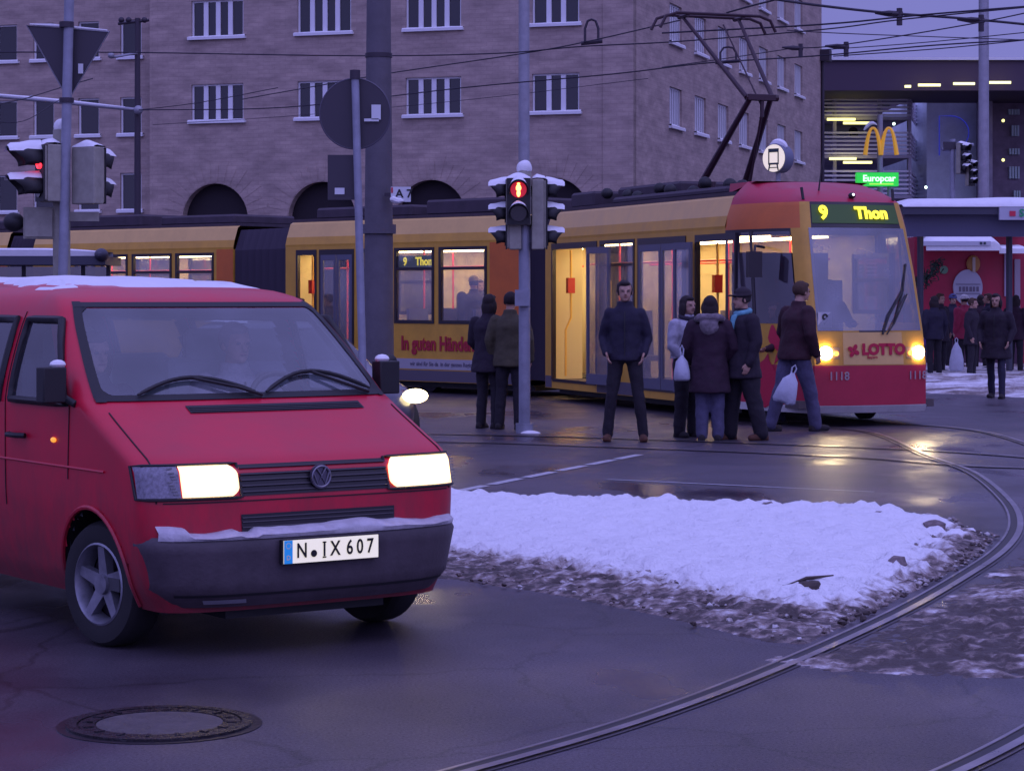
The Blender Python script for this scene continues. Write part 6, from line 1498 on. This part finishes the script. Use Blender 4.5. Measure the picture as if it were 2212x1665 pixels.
person('person in maroon top half hidden between the capped man and the tall man', at(1676, 915), radians(-60), 1.62, coat=MAROON, hem=.80, legs=JEAN, hair=H2, hairk='bob', bulk=1.0, elbows=((-.24, -.10, 1.14), (.26, -.06, 1.14)), wrists=((-.12, -.32, 1.10), (.20, -.30, 1.08)))
person('tall man in maroon jacket and blue jeans striding past the tram front', at(1716, 931), radians(120), 1.88, coat=MAROON, hem=.84, flare=.02, legs=JEANL, legr=.10, hair=H2, bulk=1.14, lean=.12, feet=((-.12, -.24), (.12, .24)), elbows=((-.30, .02, 1.14), (.34, -.04, 1.16)), wrists=((-.26, -.12, .92), (.34, -.20, .96)))
person('woman in knee length black coat walking on the right edge of the square', at(2152, 860), radians(-25), 1.74, coat=BLK, hem=.66, flare=.06, legs=JEAN, legr=.075, hair=H1, hairk='bob', feet=((-.12, .16), (.13, -.16)), bulk=1.1, elbows=((-.28, .02, 1.14), (.28, .02, 1.14)), wrists=((-.24, -.12, .95), (.24, -.12, .95)))
person('man in dark coat and jeans nearest the tram in the kiosk crowd', at(2030, 806), radians(40), 1.76, coat=BLK, hem=.70, flare=.03, legs=TRB, hair=H2, bulk=1.15)
person('person in red jacket and white cap in the kiosk crowd', at(2084, 800), radians(-150), 1.72, coat=REDC, hem=.74, flare=.04, legs=TRB, hair=H1, hat=WHT, bulk=1.25)
person('small child in violet jacket beside the tram front at the kiosk crowd edge', at(2003, 802), radians(20), 1.28, coat=VIO, hem=.80, flare=.03, legs=JEANL, hair=H2, bulk=1.1)
person('person in dark jacket and blue hat behind the red jacket in the kiosk crowd', at(2058, 793), radians(10), 1.74, coat=NAVY, hem=.76, legs=TRB, hair=H1, hat=cloth('hat_blue', (.05, .06, .16)), bulk=1.1)
person('person in plum jacket at the right of the kiosk crowd before the counter', at(2118, 797), radians(170), 1.73, coat=PLUM, hem=.78, legs=TRB, hair=H1, hairk='bob', bulk=1.15)
pdoor = XT2 @ Vector((-HWD-.55, (wn2[4][0]+wn2[4][1])/2, 0)); pdoor.z = 0
person('passenger in black coat stepping to the open rear door above the van roof', pdoor, radians(170), 1.74, coat=BLK, hem=.8, legs=TRB, hair=H1, bulk=1.1)
pd2 = XT2 @ Vector((-HWD-.9, (wn2[3][0]+wn2[3][1])/2, 0)); pd2.z = 0
person('person in maroon coat walking behind the van windscreen edge towards the thick mast', pd2, radians(95), 1.66, coat=MAROON, hem=.7, flare=.04, legs=TRB, hair=H2, hairk='bob', bulk=1.1)
pp = XT2 @ Vector((-.62, T2(972), .34)); person('passenger in dark coat and light cap behind the tram window left of the orange panel', pp, radians(200), 1.70, coat=BLK, hem=.8, legs=TRB, hair=H1, hat=cloth('cap_tan', (.25, .2, .12)), bulk=1.3)
pp = XT2 @ Vector((.3, T2(905), .34)); person('passenger in grey coat standing behind the tram window showing the line display', pp, radians(20), 1.66, coat=cloth('coat_grey', (.08, .07, .09)), hem=.8, legs=TRB, hair=H2, hairk='bob')
pp = XT1 @ Vector((-.62, T1(1418), .34)); person('passenger in pale blue jacket low behind the closed tram door glass', pp, radians(60), 1.42, coat=cloth('coat_paleblue', (.22, .28, .36)), hem=.8, legs=TRB, hair=H2, hairk='bob')
pp = XT1 @ Vector((.45, T1(1400), .34)); person('passenger in red jacket standing deep inside the front carriage', pp, radians(120), 1.6, coat=REDC, hem=.8, legs=TRB, hair=H1)
pp = XT1 @ Vector((0, 1.25, .20)); person('tram driver seated dimly behind the front windscreen', pp, TA, 1.72, sit=True, coat=NAVY, hem=.9, legs=None, hair=H1, elbows=((-.26, -.12, 1.15), (.26, -.12, 1.15)), wrists=((-.18, -.36, 1.15), (.18, -.36, 1.15)))
pp = XV @ Vector((.42, 1.72, -.13)); person('van driver in grey jacket seated behind the windscreen glare, hands on the wheel', pp, VA, 1.68, sit=True, coat=cloth('coat_midgrey', (.30, .29, .33)), hem=.9, legs=None, hair=H3, elbows=((-.27, -.14, 1.15), (.27, -.14, 1.15)), wrists=((-.16, -.40, 1.24), (.16, -.40, 1.24)), bulk=1.1)
pp = XV @ Vector((-.42, 1.72, -.15)); person('front passenger in dark jacket seated on the left behind the van windscreen', pp, VA, 1.66, sit=True, coat=NAVY, hem=.9, legs=None, hair=H1, hairk='bob', elbows=((-.26, -.10, 1.1), (.26, -.10, 1.1)), wrists=((-.12, -.30, 1.0), (.12, -.30, 1.0)))
# ---- bags
BAGW = mat('plastic_bag', (.48, .50, .60), .45, var=.1, vscale=10, bump=.3, bscale=25); BAGG = cloth('canvas_bag', (.30, .30, .38))
def bag(name, c, w_, h, label, mm=BAGW, tall=.1, rot=0.0):
    root = thing(name, label, 'bag', (c.x, c.y, c.z-h/2)); R = Matrix.Translation(c) @ Matrix.Rotation(rot, 4, 'Y')
    m = MB(R); rings(m, [(0, 0, -h/2, w_*.42, .05), (0, 0, -h*.4, w_*.52, .075), (0, 0, -h*.1, w_*.48, .08), (0, 0, h*.25, w_*.34, .055), (0, 0, h*.42, w_*.16, .03), (0, 0, h*.5, w_*.08, .018)])
    for i, v in enumerate(m.v): q = Vector(v); m.v[i] = tuple(q+Vector((noise.noise(q*14), noise.noise(q*14+Vector((5, 0, 0))), 0))*.018)
    m.build('sack', mm, root, smooth=60)
    m = MB(R); m.tube([(-w_*.06, 0, h*.46), (-w_*.1, 0, h*.5+tall*.6), (0, 0, h*.5+tall), (w_*.1, 0, h*.5+tall*.6), (w_*.06, 0, h*.46)], .010, 6); m.build('handle', mm, root)
    return root
bag('carrier_bag', W(1702, 838, 28.9), .28, .40, 'white plastic carrier bag held before the tram front by the tall man', rot=radians(18))
bag('carrier_bag', W(1473, 795, 27.3), .20, .30, 'small white bag held low by the woman in the pale jacket', tall=.12)
bag('carrier_bag', W(2066, 770, 50.5), .32, .62, 'tall pale shopping bag in the kiosk crowd', tall=.1)

for px, py, rz, H_, ct, hm, tx in [(2018, 812, 200, 1.70, NAVY, .8, 'person in navy jacket at the left of the kiosk crowd, back turned'), (2100, 815, 60, 1.66, BLK, .72, 'shorter person in black coat in front of the red jacket in the kiosk crowd'), (2136, 800, -100, 1.76, NAVY, .8, 'person in navy jacket facing left near the kiosk counter'), (2194, 805, 150, 1.72, PLUM, .75, 'person in plum coat alone by the right kiosk pillar')]:
    person(tx, at(px, py), radians(rz), H_, coat=ct, hem=hm, legs=TRB, hair=H1 if px % 4 else H2, hairk='bob' if px % 3 else 'short', bulk=1.1)
